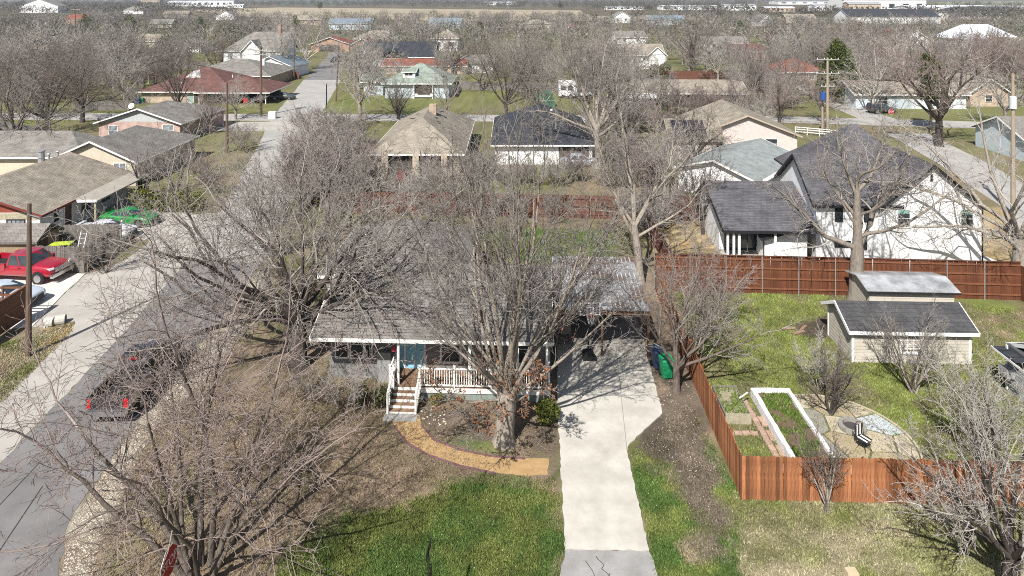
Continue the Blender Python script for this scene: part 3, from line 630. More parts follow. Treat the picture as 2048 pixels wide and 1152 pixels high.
lap_siding(s1, 'F', SW, SD, SH-.12, LAP, 0, 0); lap_siding(s1, 'L', SW, SD, SH, LAP, 0, 0, .2)
for xk, yk in ((-.03, -.03), (SW-.09, -.03), (-.03, SD-.09)): MB().box(xk-.01, yk-.01, 0, xk+.12, yk+.12, SH).build('corner_trim', WHITE, s1)
window(s1, 'F', 2.62, .62, 1.0, .85, SW, SD, WHITE, GLASS, (3, 4), fw=.09, proud=.07)
s2 = empty('metal_shed', (22.15, 40.9), math.radians(-2.5), 'low shed with pale sheet roof between the big tree and the black roofed shed', 'shed')
SW2, SD2 = 5.1, 2.5; walls(s2, SW2, SD2, 1.9, W_BEIGE)
mb = MB(); prof = [(-.28,1.9),(1.2,2.26),(1.3,2.26),(2.78,1.9)]
for (ya, za), (yb, zb) in zip(prof, prof[1:]): mb.bar((SW2/2, ya, za), (SW2/2, yb, zb), SW2+.5, .06)
mb.build('roof', M('pale_sheet_roof', (.50,.51,.52), (.23,.235,.24), 1.0, .4, metal=.25), s2)
MB().box(-.27,-.29,1.8,SW2+.27,-.25,1.9).build('fascia', BLACK, s2); lap_siding(s2, 'L', SW2, SD2, 1.9, LAP, 0, 0, .16); lap_siding(s2, 'F', SW2, SD2, 1.75, LAP, 0, 0, .2)
for xg in (0, SW2-.05): MB().add([(xg,0,1.9),(xg,1.25,2.2),(xg,2.5,1.9),(xg+.05,0,1.9),(xg+.05,1.25,2.2),(xg+.05,2.5,1.9)],[(0,1,2),(3,5,4),(0,3,4,1),(1,4,5,2)]).build('gable', W_BEIGE, s2)
s3 = empty('grey_cottage', (25.0, 29.0), math.radians(-3), 'grey lap sided cottage with dark roof cut by the photo edge', 'cottage')
LAPG = M('grey_lap_boards', (.36,.37,.37), (.3,.31,.31), 3, .8, rnd=.05)
walls(s3, 6, 4.7, 2.35, M('dark_grey_siding', (.07,.075,.08))); lap_siding(s3, 'L', 6, 4.7, 1.6, LAPG, 0, 0, .16); roof_parts(s3, 6, 4.7, 2.36, 1.0, 'x', 'gg', .3, R_BLACK, WHITE, MATS['dark_grey_siding'], ox=.5)
for yk in (-.05, 2.2, 4.58): MB().box(-.05, yk, 0, .06, yk+.12, 2.3).build('corner_trim', WHITE, s3)
MB().bar((-.05, 3.2, 2.2), (-.05, 4.9, 2.05), 1.1, .08).build('awning', R_BLACK, s3); MB().box(-.62, 2.3, 2.0, -.58, 4.95, 2.1).build('awning_trim', WHITE, s3)
MB().box(-.45, 4.0, .9, -.05, 4.6, 1.35).build('wall_unit', GALV, s3)

# ------------------------------------------------------------------ fences
def picket_mesh(w, h, t=.018, ear=.035):
    m = MB(); o = [(0,0),(w,0),(w,h-ear),(w-ear,h),(ear,h),(0,h-ear)]
    m.add([(x,0,z) for x,z in o]+[(x,t,z) for x,z in o], [(0,1,2,3,4,5),tuple(range(11,5,-1))]+[(i,i+6,(i+1)%6+6,(i+1)%6) for i in range(6)]); return m.mesh('picket')
def picket_fence(name, label, a, b, h, mat, pw=.14, gap=.007, side=1, rails=(.3, .9, 1.5), postmat=None, jit=.02, postgap=2.4, postside=1, stuff=False, railmat=None, posth=None, cap=None):
    """pickets from a to b; they face the side to the right of a->b when side=1; rails and posts lie behind (postside=1) or in front (-1)"""
    L = math.dist(a, b); ang = math.atan2(b[1]-a[1], b[0]-a[0]); root = empty(name, a, ang, label, 'fence'); r = random.Random(len(label))
    pm = picket_mesh(pw, h); n = int(L/(pw+gap)); step = L/n
    if stuff:
        mb = MB(); v = [tuple(q.co) for q in pm.vertices]; f = [tuple(p.vertices) for p in pm.polygons]
        for k in range(n): dz = r.uniform(-jit, jit); mb.add([(x+k*step, y+r.uniform(-.003,.003), max(0, zz+dz)) for x, y, zz in v], f)
        tag(mb.build('pickets', mat, root), kind='stuff')
    else:
        for k in range(n): link('picket', pm, mat, root, (k*step, r.uniform(-.004, .004), r.uniform(-jit, jit)), (r.uniform(-.008, .008), r.uniform(-.006, .006), 0))
    yo = .03 if postside == 1 else -.05
    for z in rails: MB().box(0, yo if postside == 1 else yo-.01, z-.045, L, yo+.04, z+.045).build('rail', railmat or mat, root)
    k = 0; ph = posth or h-.05
    pmsh = MB().cyl(0, 0, 0, ph, .035, .035, 8).mesh('post') if postmat is GALV else boxmesh('post', -.045, -.045, 0, .045, .045, ph)
    while k*postgap < L+.01: link('post', pmsh, postmat or mat, root, (min(k*postgap, L-.05), yo+(.09 if postside == 1 else -.06), 0)); k += 1
    if cap: MB().box(0, -.07, h+.005, L, .07, h+.04).build('cap_board', mat, root)
    return root
FC = G2(1484, 1000)
fr = -math.radians(1.7)
picket_fence('picket_fence', 'orange stained cedar picket fence across the front of the neighbour yard', FC, (FC[0]+13.5*math.cos(fr), FC[1]+13.5*math.sin(fr)), 1.76, CEDAR)
SB = (9.75, 44.8)
picket_fence('picket_fence', 'orange stained cedar side fence between the driveway lot and the yard', SB, (FC[0]-.02, FC[1]+.03), 1.80, CEDAR)
BF0 = (9.7, 45.05); BF1 = (33.6, 43.6)
BFH = 2.5
bf = picket_fence('board_fence', 'dark stained board fence with steel posts between the yard and the white farmhouse', BF0, BF1, BFH, CEDARDARK, pw=.146, gap=.0, rails=(.35, 1.02, 1.7, 2.3), postmat=GALV, postside=-1, jit=.004, posth=BFH+.02, railmat=M('fence_rail', (.21,.085,.04), (.15,.06,.03), 3, .7), cap=True)
picket_fence('board_fence', 'dark stained board fence turning towards the camera at the far right of the yard', BF1, (34.2, 34), 2.3, CEDARDARK, rails=(.35, 1.0, 1.7), postside=1, jit=.004)
picket_fence('far_board_fence', 'sunlit rust stained board fence beside the sand lot behind the long fence', (11.5, 59.4), (18.6, 59.0), 2.2, CEDARFAR, postside=-1, rails=(.4, 1.1, 1.9), jit=.01, stuff=True)
picket_fence('far_board_fence', 'long dark red board fence behind the bright back lawn', (-17, 61.2), (11.4, 59.45), 2.1, CEDARFAR, postside=-1, rails=(.4, 1.1, 1.8), jit=.02, stuff=True)
picket_fence('far_board_fence', 'rust stained fence running back from the sand lot', (11.45, 45.4), (11.45, 59.2), 1.9, CEDARFAR, rails=(.4, 1.1, 1.7), jit=.02, stuff=True)
w0 = G2(70, 543); w1 = G2(168, 546)
picket_fence('weathered_fence', 'weathered grey picket fence beside the red pickup', w0, w1, 1.9, WEATHERED, jit=.05)
picket_fence('weathered_fence', 'weathered grey fence in front of the white sports car', (-36.2, 52.7), (-31.5, 52.9), 1.85, WEATHERED, jit=.05)
picket_fence('weathered_fence', 'short grey fence return closing the lumber yard beside the road', (-31.45, 52.9), (w1[0]+.02, w1[1]+.05), 1.85, WEATHERED, jit=.05)
# horizontal slat fence bottom left
hf = empty('slat_fence', (-30.15, 36.2), math.radians(91.5), 'brown horizontal slat fence beside the utility pole', 'fence')
for k in range(13):
    z0 = .08+k*.148; MB().box(0, -.012, z0, 4.95, .012, z0+.138).build('slat', BROWNWOOD, hf)
for k in range(4): MB().box(k*1.62, .015, 0, k*1.62+.09, .1, 2.02).build('post', BROWNWOOD, hf)
MB().box(-.02, -.06, 2.03, 4.97, .1, 2.07).build('cap_board', BROWNWOOD, hf)
hf2 = empty('rail_fence', (-34.5, 41.15), 0, 'open brown timber rail fence in front of the silver car', 'fence')
for k in range(4): MB().box(0, -.02, .5+k*.45, 4.1, .02, .62+k*.45).build('rail', BROWNWOOD, hf2)
for k in range(4): MB().box(k*1.35, -.045, 0, k*1.35+.09, .045, 2.0).build('post', BROWNWOOD, hf2)
# ------------------------------------------------------------------ neighbour's garden: beds, paving, patio
WSTONE = M('whitewashed_block', (.80,.80,.80), (.60,.59,.57), 9, .85, .5, 25)
rb = empty('raised_bed', (11.98, 27.7), math.radians(-1), 'long raised bed edged with whitewashed stone beside the patio', 'raised bed')
BW, BL, BH = 1.72, 5.3, .42
def rough_wall(x0, y0, x1, y1, h, t, seed):
    r = random.Random(seed); n = max(2, int(math.dist((x0,y0),(x1,y1))/.32)); mb = MB(); dx, dy = (x1-x0)/n, (y1-y0)/n; L = math.hypot(dx, dy); ux, uy = dx/L, dy/L; P = []
    for k in range(n+1):
        cx, cy = x0+dx*k, y0+dy*k; w = t/2*r.uniform(.88, 1.1); hh = h*r.uniform(.93, 1.05)
        P += [(cx-uy*w, cy+ux*w, 0), (cx-uy*w*.92, cy+ux*w*.92, hh), (cx+uy*w*.92, cy-ux*w*.92, hh*r.uniform(.97, 1.03)), (cx+uy*w, cy-ux*w, 0)]
    fs = [(0,1,2,3), tuple(4*n+i for i in (3,2,1,0))]
    for k in range(n):
        a = 4*k
        for i in range(3): fs.append((a+i, a+4+i, a+5+i, a+1+i))
    return mb.add(P, fs)
rough_wall(0, .12, 0, BL-.14, BH, .24, 1).build('side_wall', WSTONE, rb); rough_wall(BW, .12, BW, BL-.14, BH, .2, 2).build('side_wall', WSTONE, rb)
rough_wall(-.12, BL, BW+.1, BL, BH, .26, 3).build('end_wall', WSTONE, rb); rough_wall(-.12, 0, BW+.1, 0, BH, .24, 4).build('end_wall', WSTONE, rb)
xx, yy = np.meshgrid(np.linspace(.1, BW-.1, 14), np.linspace(.1, BL-.1, 36)); zz = .25+.1*fbm(xx*3, yy*3, 2, 3); ii = np.arange(xx.size).reshape(xx.shape)
me = quick_mesh('soil', np.stack([xx.ravel(), yy.ravel(), zz.ravel()], 1), [np.stack([ii[:-1,:-1], ii[:-1,1:], ii[1:,1:], ii[1:,:-1]], -1).reshape(-1, 4)])
tt = np.clip((fbm(xx.ravel()*2.2, yy.ravel()*2.2, 8, 4)-.4)/.2, 0, 1)[:, None]; set_cols(me, np.array((.17,.125,.08))*(1-tt)+np.array((.10,.14,.035))*tt); link('soil', me, GROUND, rb)
def weeds(n, x0, y0, x1, y1, z, seed, h=.14):
    r = np.random.default_rng(seed); V = []; C = []
    for k in range(4):
        q = np.stack([r.uniform(x0, x1, n), r.uniform(y0, y1, n)], 1); keep = fbm(q[:, 0]*2.2, q[:, 1]*2.2, 8, 4) > .44; q = q[keep]; m = len(q)
        a = r.uniform(0, 6.28, m); b = r.uniform(0, 6.28, m); hh = h*r.uniform(.3, 1.1, m); T = np.zeros((m, 3, 3)); T[:, 0, :2] = q; T[:, 1, :2] = q+np.stack([np.cos(a), np.sin(a)], 1)*.05; T[:, 2, :2] = q+np.stack([np.cos(b), np.sin(b)], 1)*hh[:, None]*.6
        T[:, :2, 2] = z; T[:, 2, 2] = z+hh; V.append(T.reshape(-1, 3)); C.append(np.repeat(np.array((.11,.16,.035))*r.uniform(.6, 1.6, (m, 1)), 3, 0))
    V = np.concatenate(V); me = quick_mesh('weeds', V, [np.arange(len(V)).reshape(-1, 3)]); set_cols(me, np.concatenate(C)); return me
tag(link('weeds', weeds(700, .12, .12, BW-.12, BL-.12, .3, 3), BLADE, rb), kind='stuff')
tb = empty('timber_bed', (10.02, 30.95), math.radians(-2), 'weathered timber planter bed inside the fence corner', 'planter')
MB().box(0, 0, 0, 1.2, .05, .48).build('front_board', RAWWOOD, tb); MB().box(.0, 2.35, 0, 1.2, 2.4, .42).build('back_board', WEATHERED, tb)
MB().box(0, .052, 0, .05, 2.348, .4).build('side_board', WEATHERED, tb); MB().box(1.15, .052, 0, 1.2, 2.348, .4).build('side_board', WEATHERED, tb)
MB().box(.05, .05, 0, 1.15, 2.35, .33).build('soil', M('planter_soil', (.33,.29,.21), (.2,.19,.11), 5, .95, .6, 25), tb); tag(link('weeds', weeds(350, .06, .06, 1.14, 2.34, .32, 6), BLADE, tb), kind='stuff')
MB().bar((1.0, 1.2, .5), (1.5, 1.5, .62), .05, .04).build('loose_stake', WHITE, tb)
# brick-paved garden path
PAV = M('pink_paver', (.42,.29,.22), (.33,.22,.165), 6, .9, .2, 30, rnd=.16)
gp = empty('paver_path', (11.5, 30), 0, 'path of pinkish pavers around the timber planter', 'path'); gp['kind'] = 'structure'; del gp['category']
pv = MB().prism([(-.17,-.13),(.16,-.14),(.18,.12),(-.16,.14)], 0, .05).mesh('paver'); pr = random.Random(9)
for k in range(17): link('paver', pv, PAV, gp, (.03+k*.0-.02+pr.uniform(-.02,.02), 2.6-k*.335, .0), (0, 0, 1.57+pr.uniform(-.12,.12)))
for k in range(17): link('paver', pv, PAV, gp, (.32+pr.uniform(-.02,.02), 2.6-k*.335, .0), (0, 0, 1.57+pr.uniform(-.12,.12))) if k > 3 and k % 3 else None
for k in range(4): link('paver', pv, PAV, gp, (-.4-k*.36, .28+pr.uniform(-.03,.03), 0), (0, 0, pr.uniform(-.12,.12)))
# flagstone patio: Voronoi cells inside an ellipse
def clip(poly, a, b, c):       # keep a*x+b*y<=c
    out = []
    for i in range(len(poly)):
        p, q = poly[i], poly[(i+1) % len(poly)]; dp = a*p[0]+b*p[1]-c; dq = a*q[0]+b*q[1]-c
        if dp <= 0: out.append(p)
        if dp*dq < 0: t = dp/(dp-dq); out.append((p[0]+(q[0]-p[0])*t, p[1]+(q[1]-p[1])*t))
    return out
pc = (14.75, 29.9); ea, eb = 3.2, 3.15; pr = random.Random(31); seeds = []
while len(seeds) < 21:
    q = (pr.uniform(-3.3, 3.3), pr.uniform(-3.3, 3.3))
    if (q[0]/ea)**2+(q[1]/eb)**2 < 1.05 and all(math.dist(q, s) > 1.0 for s in seeds): seeds.append(q)
patio = empty('flagstone_patio', (pc[0], pc[1]), 0, 'oval patio of irregular flagstones behind the cedar fence', 'patio')
ell = [(ea*math.cos(t*math.pi/24), eb*math.sin(t*math.pi/24)) for t in range(48)]
MB().prism([(x*1.0, y*1.0) for x, y in clip(ell, -1, 0, .85)], -.1, .018).build('bedding', M('patio_sand', (.15,.13,.09), (.10,.11,.05), 4, .95), patio)
STONE = [M('tan_flag', (.38,.315,.21), (.29,.235,.155), 3, .85, .2, 20), M('buff_flag', (.46,.40,.30), (.36,.31,.225), 3, .85, .2, 20), M('grey_flag', (.28,.265,.235), (.21,.2,.175), 3, .85, .2, 20), M('blue_flag', (.46,.50,.53), (.38,.42,.45), 2, .8)]
blue_seed = min(seeds, key=lambda s: math.dist(s, (2.45, .75)))
for s in seeds:
    poly = clip(ell, -1, 0, .85)
    for q in seeds:
        if q is s: continue
        a, b = q[0]-s[0], q[1]-s[1]; c = (q[0]**2+q[1]**2-s[0]**2-s[1]**2)/2; dd = math.hypot(a, b); poly = clip(poly, a, b, c-.04*dd)
        if len(poly) < 3: break
    if len(poly) < 3: continue
    poly = [(x*.985+s[0]*.015, y*.985+s[1]*.015) for x, y in poly]
    MB().prism(poly, .0, .045+pr.uniform(-.008, .01)).build('flagstone', STONE[3] if s is blue_seed else STONE[pr.choice((0, 0, 1, 1, 2))], patio)
mb = MB(); m = [(ea*1.03*math.cos(t*math.pi/24), eb*1.03*math.sin(t*math.pi/24)) for t in range(-14, 25)]
for a, b in zip(m, m[1:]):
    if a[0] > -.8 or b[0] > -.8: MB().bar((a[0], a[1], .03), (b[0], b[1], .03), .09, .1).build('edging', STONE[1], patio)
# fire pit ring and bistro chair on the patio
fp = empty('fire_pit', (15.75, 30.55, .05), 0, 'small round stone fire pit on the patio', 'fire pit'); pr = random.Random(3)
for k in range(11): MB().box(-.13,-.09,0,.13,.09,.2).build('stone', STONE[2], fp, (.5*math.cos(k*.571), .5*math.sin(k*.571), 0), (0, 0, k*.571+1.57))
MB().cyl(0,0,0,.06,.42,.42,14).build('ash', M('ash', (.06,.055,.05)), fp)
ch = empty('patio_chair', (15.55, 29.15, .05), .5, 'black wire patio chair with white slatted seat', 'chair')
mb = MB().tube([(.28*math.cos(t*.524), .28*math.sin(t*.524), .45) for t in range(13)], .015, 5, False); mb.build('seat_ring', BLACK, ch)
for k in range(5): MB().box(-.26+k*.105, -.22, .455, -.17+k*.105, .22, .475).build('seat_slat', WHITE if k % 2 else BLACK, ch)
for k in range(5): MB().box(-.24+k*.1, .24, .5, -.165+k*.1, .262, .95).build('back_slat', WHITE if k % 2 else BLACK, ch)
for k in range(4): a = .785+k*1.571; MB().tube([(.24*math.cos(a), .24*math.sin(a), .45), (.2*math.cos(a), .2*math.sin(a), .22), (.3*math.cos(a), .3*math.sin(a), 0)], .014, 5).build('leg', BLACK, ch)
MB().tube([(-.27,.2,.45),(-.3,.28,.95),(0,.3,1.08),(.3,.28,.95),(.27,.2,.45)], .014, 5).build('back_frame', BLACK, ch)
# small stone block at the bottom edge, landscaping bits
o = tag(MB().add([(-.2,-.16,0),(.2,-.16,0),(.2,.16,0),(-.2,.16,0),(-.18,-.14,.2),(.19,-.14,.21),(.18,.14,.2),(-.18,.13,.19)],[(0,3,2,1),(4,5,6,7),(0,1,5,4),(1,2,6,5),(2,3,7,6),(3,0,4,7)]).build('stone_block', M('sandstone', (.52,.43,.28),(.42,.34,.22),5)), 'small tan sandstone block on the dry grass', 'stone'); o.location = G(1703, 1152)
# log edging in the bare patch behind the shed
for k, (lx, ly, a) in enumerate(((17.0, 39.2, .4), (17.5, 39.7, .8), (16.6, 39.7, .1))):
    o = tag(MB().tube([(-.4,0,.09),(0,.02,.09),(.45,0,.09)], [.09,.1,.08], 8).build('log', M('log_bark', (.28,.19,.12),(.18,.12,.08),6)), ['cut log lying nearest the shed in the bare soil patch','cut log at the far side of the bare soil patch','cut log at the grass side of the bare soil patch'][k], 'log', 'logs in the bare soil patch'); o.location = (lx, ly, 0); o.rotation_euler = (0, 0, a)

# ------------------------------------------------------------------ signs, poles
def stop_sign(loc, rz, size, label, h=2.6):
    o = empty('stop_sign', loc, rz, label, 'stop sign'); r = size/2/math.cos(math.pi/8)
    def octo(rr, y0, y1):
        pts = [(rr*math.cos(math.pi/8+k*math.pi/4), rr*math.sin(math.pi/8+k*math.pi/4)) for k in range(8)]; m = MB()
        return m.add([(x, y0, z) for x, z in pts]+[(x, y1, z) for x, z in pts], [tuple(range(8)), tuple(range(15, 7, -1))]+[(i, i+8, (i+1) % 8+8, (i+1) % 8) for i in range(8)])
    octo(r, -.004, .0).build('border', M('sign_white', (.75,.75,.73), rough=.4), o, (0, -.04, h)); octo(r*.94, -.008, -.0045).build('face', M('sign_red', (.42,.016,.022), (.36,.014,.02), 3, .4), o, (0, -.04, h))
    octo(r*.995, .001, .004).build('back_plate', GALV, o, (0, -.04, h))
    MB().tube([(0,0,0),(0,0,h+size*.42)], .03, 6).build('post', GALV, o)
    cu = bpy.data.curves.new('lettering', 'FONT'); cu.body = 'STOP'; cu.size = size*.43; cu.align_x = 'CENTER'; cu.align_y = 'CENTER'; cu.extrude = .001
    t = bpy.data.objects.new('lettering_curve', cu); COL.objects.link(t); dg = bpy.context.evaluated_depsgraph_get(); me = bpy.data.meshes.new_from_object(t.evaluated_get(dg)); bpy.data.objects.remove(t)
    link('lettering', me, MATS['sign_white'], o, (0, -.0502, h), (math.pi/2, 0, 0), (.85, 1, 1)); return o
sx, sy, sz = G(336, 1124, 2.2)
stop_sign((sx, sy), math.radians(87), .92, 'red stop sign on a post at the street corner, seen at a steep angle', 2.2)
stop_sign(G2(1782, 250), 0, .85, 'distant red stop sign at the right side street', 2.1)
ss = G(857, 1092, 3.0); st = empty('street_name_sign', ss[:2], math.radians(84), 'thin dark street name sign on a post at the front lawn', 'street sign')
MB().tube([(0,0,0),(0,0,3.0)], .03, 6).build('post', BLACK, st); MB().box(-.35,-.004,2.7,.35,.004,2.98).build('blade', BLACK, st, (0, 0, .03)); 
MB().box(-.3,-.012,1.5,.3,-.004,2.2).build('plate', BLACK, st, (0,-.03,0))

def pole(loc, h, r, mat, label, arms=(), trans=(), lean=0, rz=0, name='utility_pole'):
    o = empty(name, loc, rz, label, 'utility pole'); o.rotation_euler = (0, lean, rz)
    MB().tube([(0,0,0),(0,0,h*.5),(0,0,h)], [r*1.15, r, r*.75], 9).build('shaft', mat, o)
    for (z, L) in arms:
        a = MB().box(-L/2,-.06,z-.06,L/2,-.16,z+.06).build('crossarm', M('grey_arm', (.36,.36,.34),(.26,.26,.24),4), o)
        for k in range(4):
            xk = -L/2+.12+k*(L-.24)/3; MB().lathe([(.03,0),(.05,.05),(.035,.1),(.05,.14),(.02,.2)], 7).build('insulator', WHITE, a, (xk, -.11, z+.06))
    for (dx, z, rr, hh, m) in trans:
        MB().cyl(dx, -.0, z, z+hh, rr, rr, 12).cyl(dx, 0, z+hh+.001, z+hh+.08, rr*.9, rr*.3, 12).build('transformer', m, o)
    return o
TBLUE = M('transformer_blue', (.03,.075,.26), rough=.5); TGREY = M('transformer_grey', (.5,.53,.55), rough=.5)
P1 = pole(G2(57, 712), 8.5, .14, POLE, 'plain dark wooden utility pole beside the slat fence', lean=.006)
MB().bar((-.05,-.1,7.95),(.5,.1,7.7),.05,.05).build('bracket', GALV, P1)
P2 = pole(G2(522, 233), 11.6, .2, POLE, 'tall dark wooden power pole with crossarms at the crossing', ((11.1, 2.2), (10.4, 2.2)), ((.5, 8.6, .28, 1.0, TGREY),))
P3 = pole(G2(454, 305), 9.0, .17, POLE, 'plain wooden pole on the verge in front of the power pole')
P4 = pole(G2(672, 203), 9.5, .14, POLE, 'leaning wooden pole right of the crossing', lean=.05)
P5 = pole(G2(653, 250), 6.4, .10, BLACK, 'thin dark pole in the scrub below the crossing')
P6 = pole(G2(1655, 268), 11.2, .2, POLEGREY, 'pale timber power pole with two crossarms and blue transformer', ((10.9, 3.3), (8.9, 3.4), (7.0, 2.0)), ((-.65, 5.0, .38, 1.1, TBLUE),))
pole(G2(1645, 266), 5.2, .17, POLEGREY, 'short timber pole stub beside the pale power pole')
P7 = pole((46.0, 60.6), 13.0, .18, POLEGREY, 'timber pole with grey transformer at the right edge', (), ((.0, 9.8, .3, 1.1, TGREY),))
pole(G2(1112, 320), 6.2, .09, GALV, 'street lamp post with pale lamp between the two dark roofs')
pole(G2(1187, 240), 9.0, .11, POLEGREY, 'slim pole standing behind the dark hip roof')
pole(G2(588, 160), 10, .13, POLE, 'dark pole beside the rust fence at the far street')
pole(G2(151, 100), 24-8, .2, POLE, 'distant pole rising over the trees at upper left', ((15.4, 3.5),))
pole(G2(699, 150), 9.5, .13, POLE, 'wooden pole right of the dark asphalt stretch')
lamp = tag(MB().lathe([(.05,0),(.16,.05),(.18,.2),(.05,.3)], 8).build('lamp_head', M('lamp_glass', (.7,.7,.66), rough=.3)), 'pale lamp head on the slim street lamp post', 'lamp')
g = G2(1112, 320); lamp.location = (g[0]-.55, g[1], 6.0); MB().tube([(.55,0,.1),(.2,0,.3),(0,0,.25)], .03, 5).build('arm', GALV, lamp)
WIRE = M('wire', (.10,.10,.10), rough=.5)
def wire(a, b, sag, label, r=.022):
    mb = MB(); pts = []
    for k in range(13): t = k/12; pts.append((a[0]+(b[0]-a[0])*t, a[1]+(b[1]-a[1])*t, a[2]+(b[2]-a[2])*t-sag*4*t*(1-t)))
    mb.tube(pts, r, 4, False); tag(mb.build('power_line', WIRE), label, 'power line', 'power lines')
g2 = G2(522, 233); g6 = G2(1655, 268)
wire((g2[0]-1, g2[1], 11.3), (-130, 106, 10.5), 1.2, 'upper power line running left from the crossing pole'); wire((g2[0]+1, g2[1]-.1, 10.6), (-130, 104, 9.4), 1.4, 'lower power line running left from the crossing pole')
wire((g2[0], g2[1], 9.4), (g6[0]-1, g6[1], 8.9), 1.6, 'lower power line spanning between the crossing pole and the pale power pole'); wire((g2[0], g2[1], 10.6), (g6[0]-1.5, g6[1], 10.9), 1.6, 'upper power line spanning between the crossing pole and the pale power pole')
wire((g6[0]+1.5, g6[1], 10.9), (46, 60.6, 12.2), 1.0, 'power line between the pale power pole and the right edge pole'); wire((46, 60.6, 12.4), (43, 30, 12.0), .6, 'power line leaving the right edge pole towards the camera')
o = tag(MB().box(-.6,-.4,0,.6,.4,1.1).box(-.62,-.42,1.101,.62,.42,1.16).build('utility_cabinet', M('cabinet_grey', (.62,.62,.6), rough=.5)), 'white utility cabinet at the foot of the crossing power pole', 'cabinet'); o.location = G(545, 237)
# culvert pipes
for k, (px, py, rz) in enumerate(((112, 648, .35), (100, 651, .1))):
    o = empty('culvert_pipe', G2(px, py), rz, ['concrete culvert pipe end in the verge, the longer of two', 'broken concrete pipe lying beside the culvert end'][k], 'pipe')
    L_ = 1.0 if k == 0 else .5; mb = MB(); n = 14; ro, ri = .3, .22
    P = [(x_, rr*math.cos(6.283*i/n), .22+rr*math.sin(6.283*i/n)) for x_ in (0, L_) for rr in (ro, ri) for i in range(n)]; fs = []
    for i in range(n):
        j = (i+1) % n; fs += [(i, 2*n+i, 2*n+j, j), (n+i, n+j, 3*n+j, 3*n+i), (i, j, n+j, n+i), (2*n+i, 3*n+i, 3*n+j, 2*n+j)]
    mb.add(P, fs).build('pipe', M('pipe_concrete', (.50,.48,.43),(.36,.34,.3),5,.9), o, (-L_/2, 0, 0))
    mb = MB(); mb.box(-L_*.5-.02,-.34,0,-L_*.5+.16,.34,.1).build('cradle', M('pipe_concrete', (.5,.48,.43)), o)
# ------------------------------------------------------------------ white farmhouse
fh = empty('white_farmhouse', (22.2, 50.2), math.radians(-2.5), 'two storey white farmhouse with dark roof behind the long stained fence', 'house')
FA = shingle('farmhouse_shingle', (.115,.112,.12), (.085,.083,.09), (.045,.045,.048))
# block B: main body, ridge parallel to the front, left gable
walls(fh, 5.5, 7.6, 4.5, W_WHITE, .9); roof_parts(fh, 6.0, 7.6, 4.55, 2.7, 'x', 'gg', .35, FA, BLACK, W_WHITE, ox=.9)
# block A: right front gable
walls(fh, 7.2, 12.0, 4.5, W_WHITE, 5.75, -.25, name='front_gable_wall'); roof_parts(fh, 7.2, 13.0, 4.52, 3.0, 'y', 'gg', .35, FA, BLACK, W_WHITE, ox=5.75, oy=-.25)
# block C: tall hip behind
walls(fh, 9, 8, 4.6, W_WHITE, 3.0, 5.0, name='rear_wall'); roof_parts(fh, 9.6, 9.0, 4.85, 3.9, 'x', 'hh', .4, FA, BLACK, ox=2.9, oy=4.2)
# block D: single storey wing with porch
walls(fh, 6.88, 5.8, 2.75, W_WHITE, -6.0, 1.4, name='wing_wall')
mb = MB(); P = [(-6.4,-1.3,2.65),(.88,-1.3,2.65),(.88,4.6,4.75),(-6.4,4.6,4.75),(.88,7.4,3.0),(-6.4,7.4,3.0)]; P += [(a,b,c-.16) for a,b,c in P]
mb.add(P, [(0,1,2,3),(3,2,4,5),(6,9,8,7),(9,11,10,8),(0,6,7,1),(5,4,10,11),(1,7,8,2),(2,8,10,4),(0,3,9,6),(3,5,11,9)]); mb.build('wing_roof', FA, fh)
MB().bar((-6.4,-1.33,2.55),(0,-1.33,2.55),.06,.2).bar((-6.42,-1.3,2.57),(-6.42,4.6,4.67),.06,.2).build('wing_fascia', BLACK, fh)
MB().add([(-6.0,1.4,2.75),(-6.0,7.4,2.75),(-6.0,4.6,4.55),(-5.9,1.4,2.75),(-5.9,7.4,2.75),(-5.9,4.6,4.55)],[(0,2,1),(3,4,5),(0,1,4,3),(1,2,5,4),(2,0,3,5)]).build('gable', W_WHITE, fh)
for xk in (-6.1, -5.65, -5.25, -2.6): MB().box(xk, -1.15, 0, xk+.16, -.99, 2.55).build('porch_post', W_WHITE, fh)
MB().box(-6.2,-1.2,0,-.1,1.39,.14).build('porch_slab', CONCRETE, fh); MB().box(-5.6, 1.33, .2, -1.5, 1.39, 2.3).build('porch_glazing', GLASS, fh)
# lean-to piece between wing and main body
walls(fh, 3.2, 1.6, 2.0, W_WHITE, -3.2, -.6, name='lean_to_wall'); mb = MB(); P = [(-3.55,-1.05,1.95),(.25,-1.05,3.0),(.25,1.5,3.4),(-3.55,1.5,2.35)]; P += [(a,b,c-.14) for a,b,c in P]
mb.add(P, [(0,1,2,3),(7,6,5,4),(0,4,5,1),(1,5,6,2),(2,6,7,3),(3,7,4,0)]).build('lean_to_roof', FA, fh); MB().bar((-3.55,-1.07,1.9),(.25,-1.07,2.95),.05,.18).build('lean_to_fascia', BLACK, fh)
MB().add([(-3.2,-.6,2.0),(0,-.6,2.0),(0,-.6,2.85),(-3.2,-.5,2.0),(0,-.5,2.0),(0,-.5,2.85)],[(0,1,2),(5,4,3),(0,2,5,3)]).build('lean_to_gable', W_WHITE, fh)
for u in (2.35, 4.5): window(fh, 'F', u, 3.05, .5, 1.15, 6.4, 11, BLACK, GLASS, (1, 1), fw=.04)
window(fh, 'F', 7.2-.35, 2.75, .85, 1.3, 6.4, 11, WHITE, GLASS, (1, 2), oy=-.25); window(fh, 'F', 11.45, 2.75, .85, 1.35, 6.4, 11, WHITE, GLASS, (1, 2), oy=-.25)
for u in (7.2-.35, 11.45): MB().box(u, -.27, 3.75, u+.85, -.263, 4.08).build('window_shade', M('teal_film', (.2,.36,.32), rough=.3), fh)
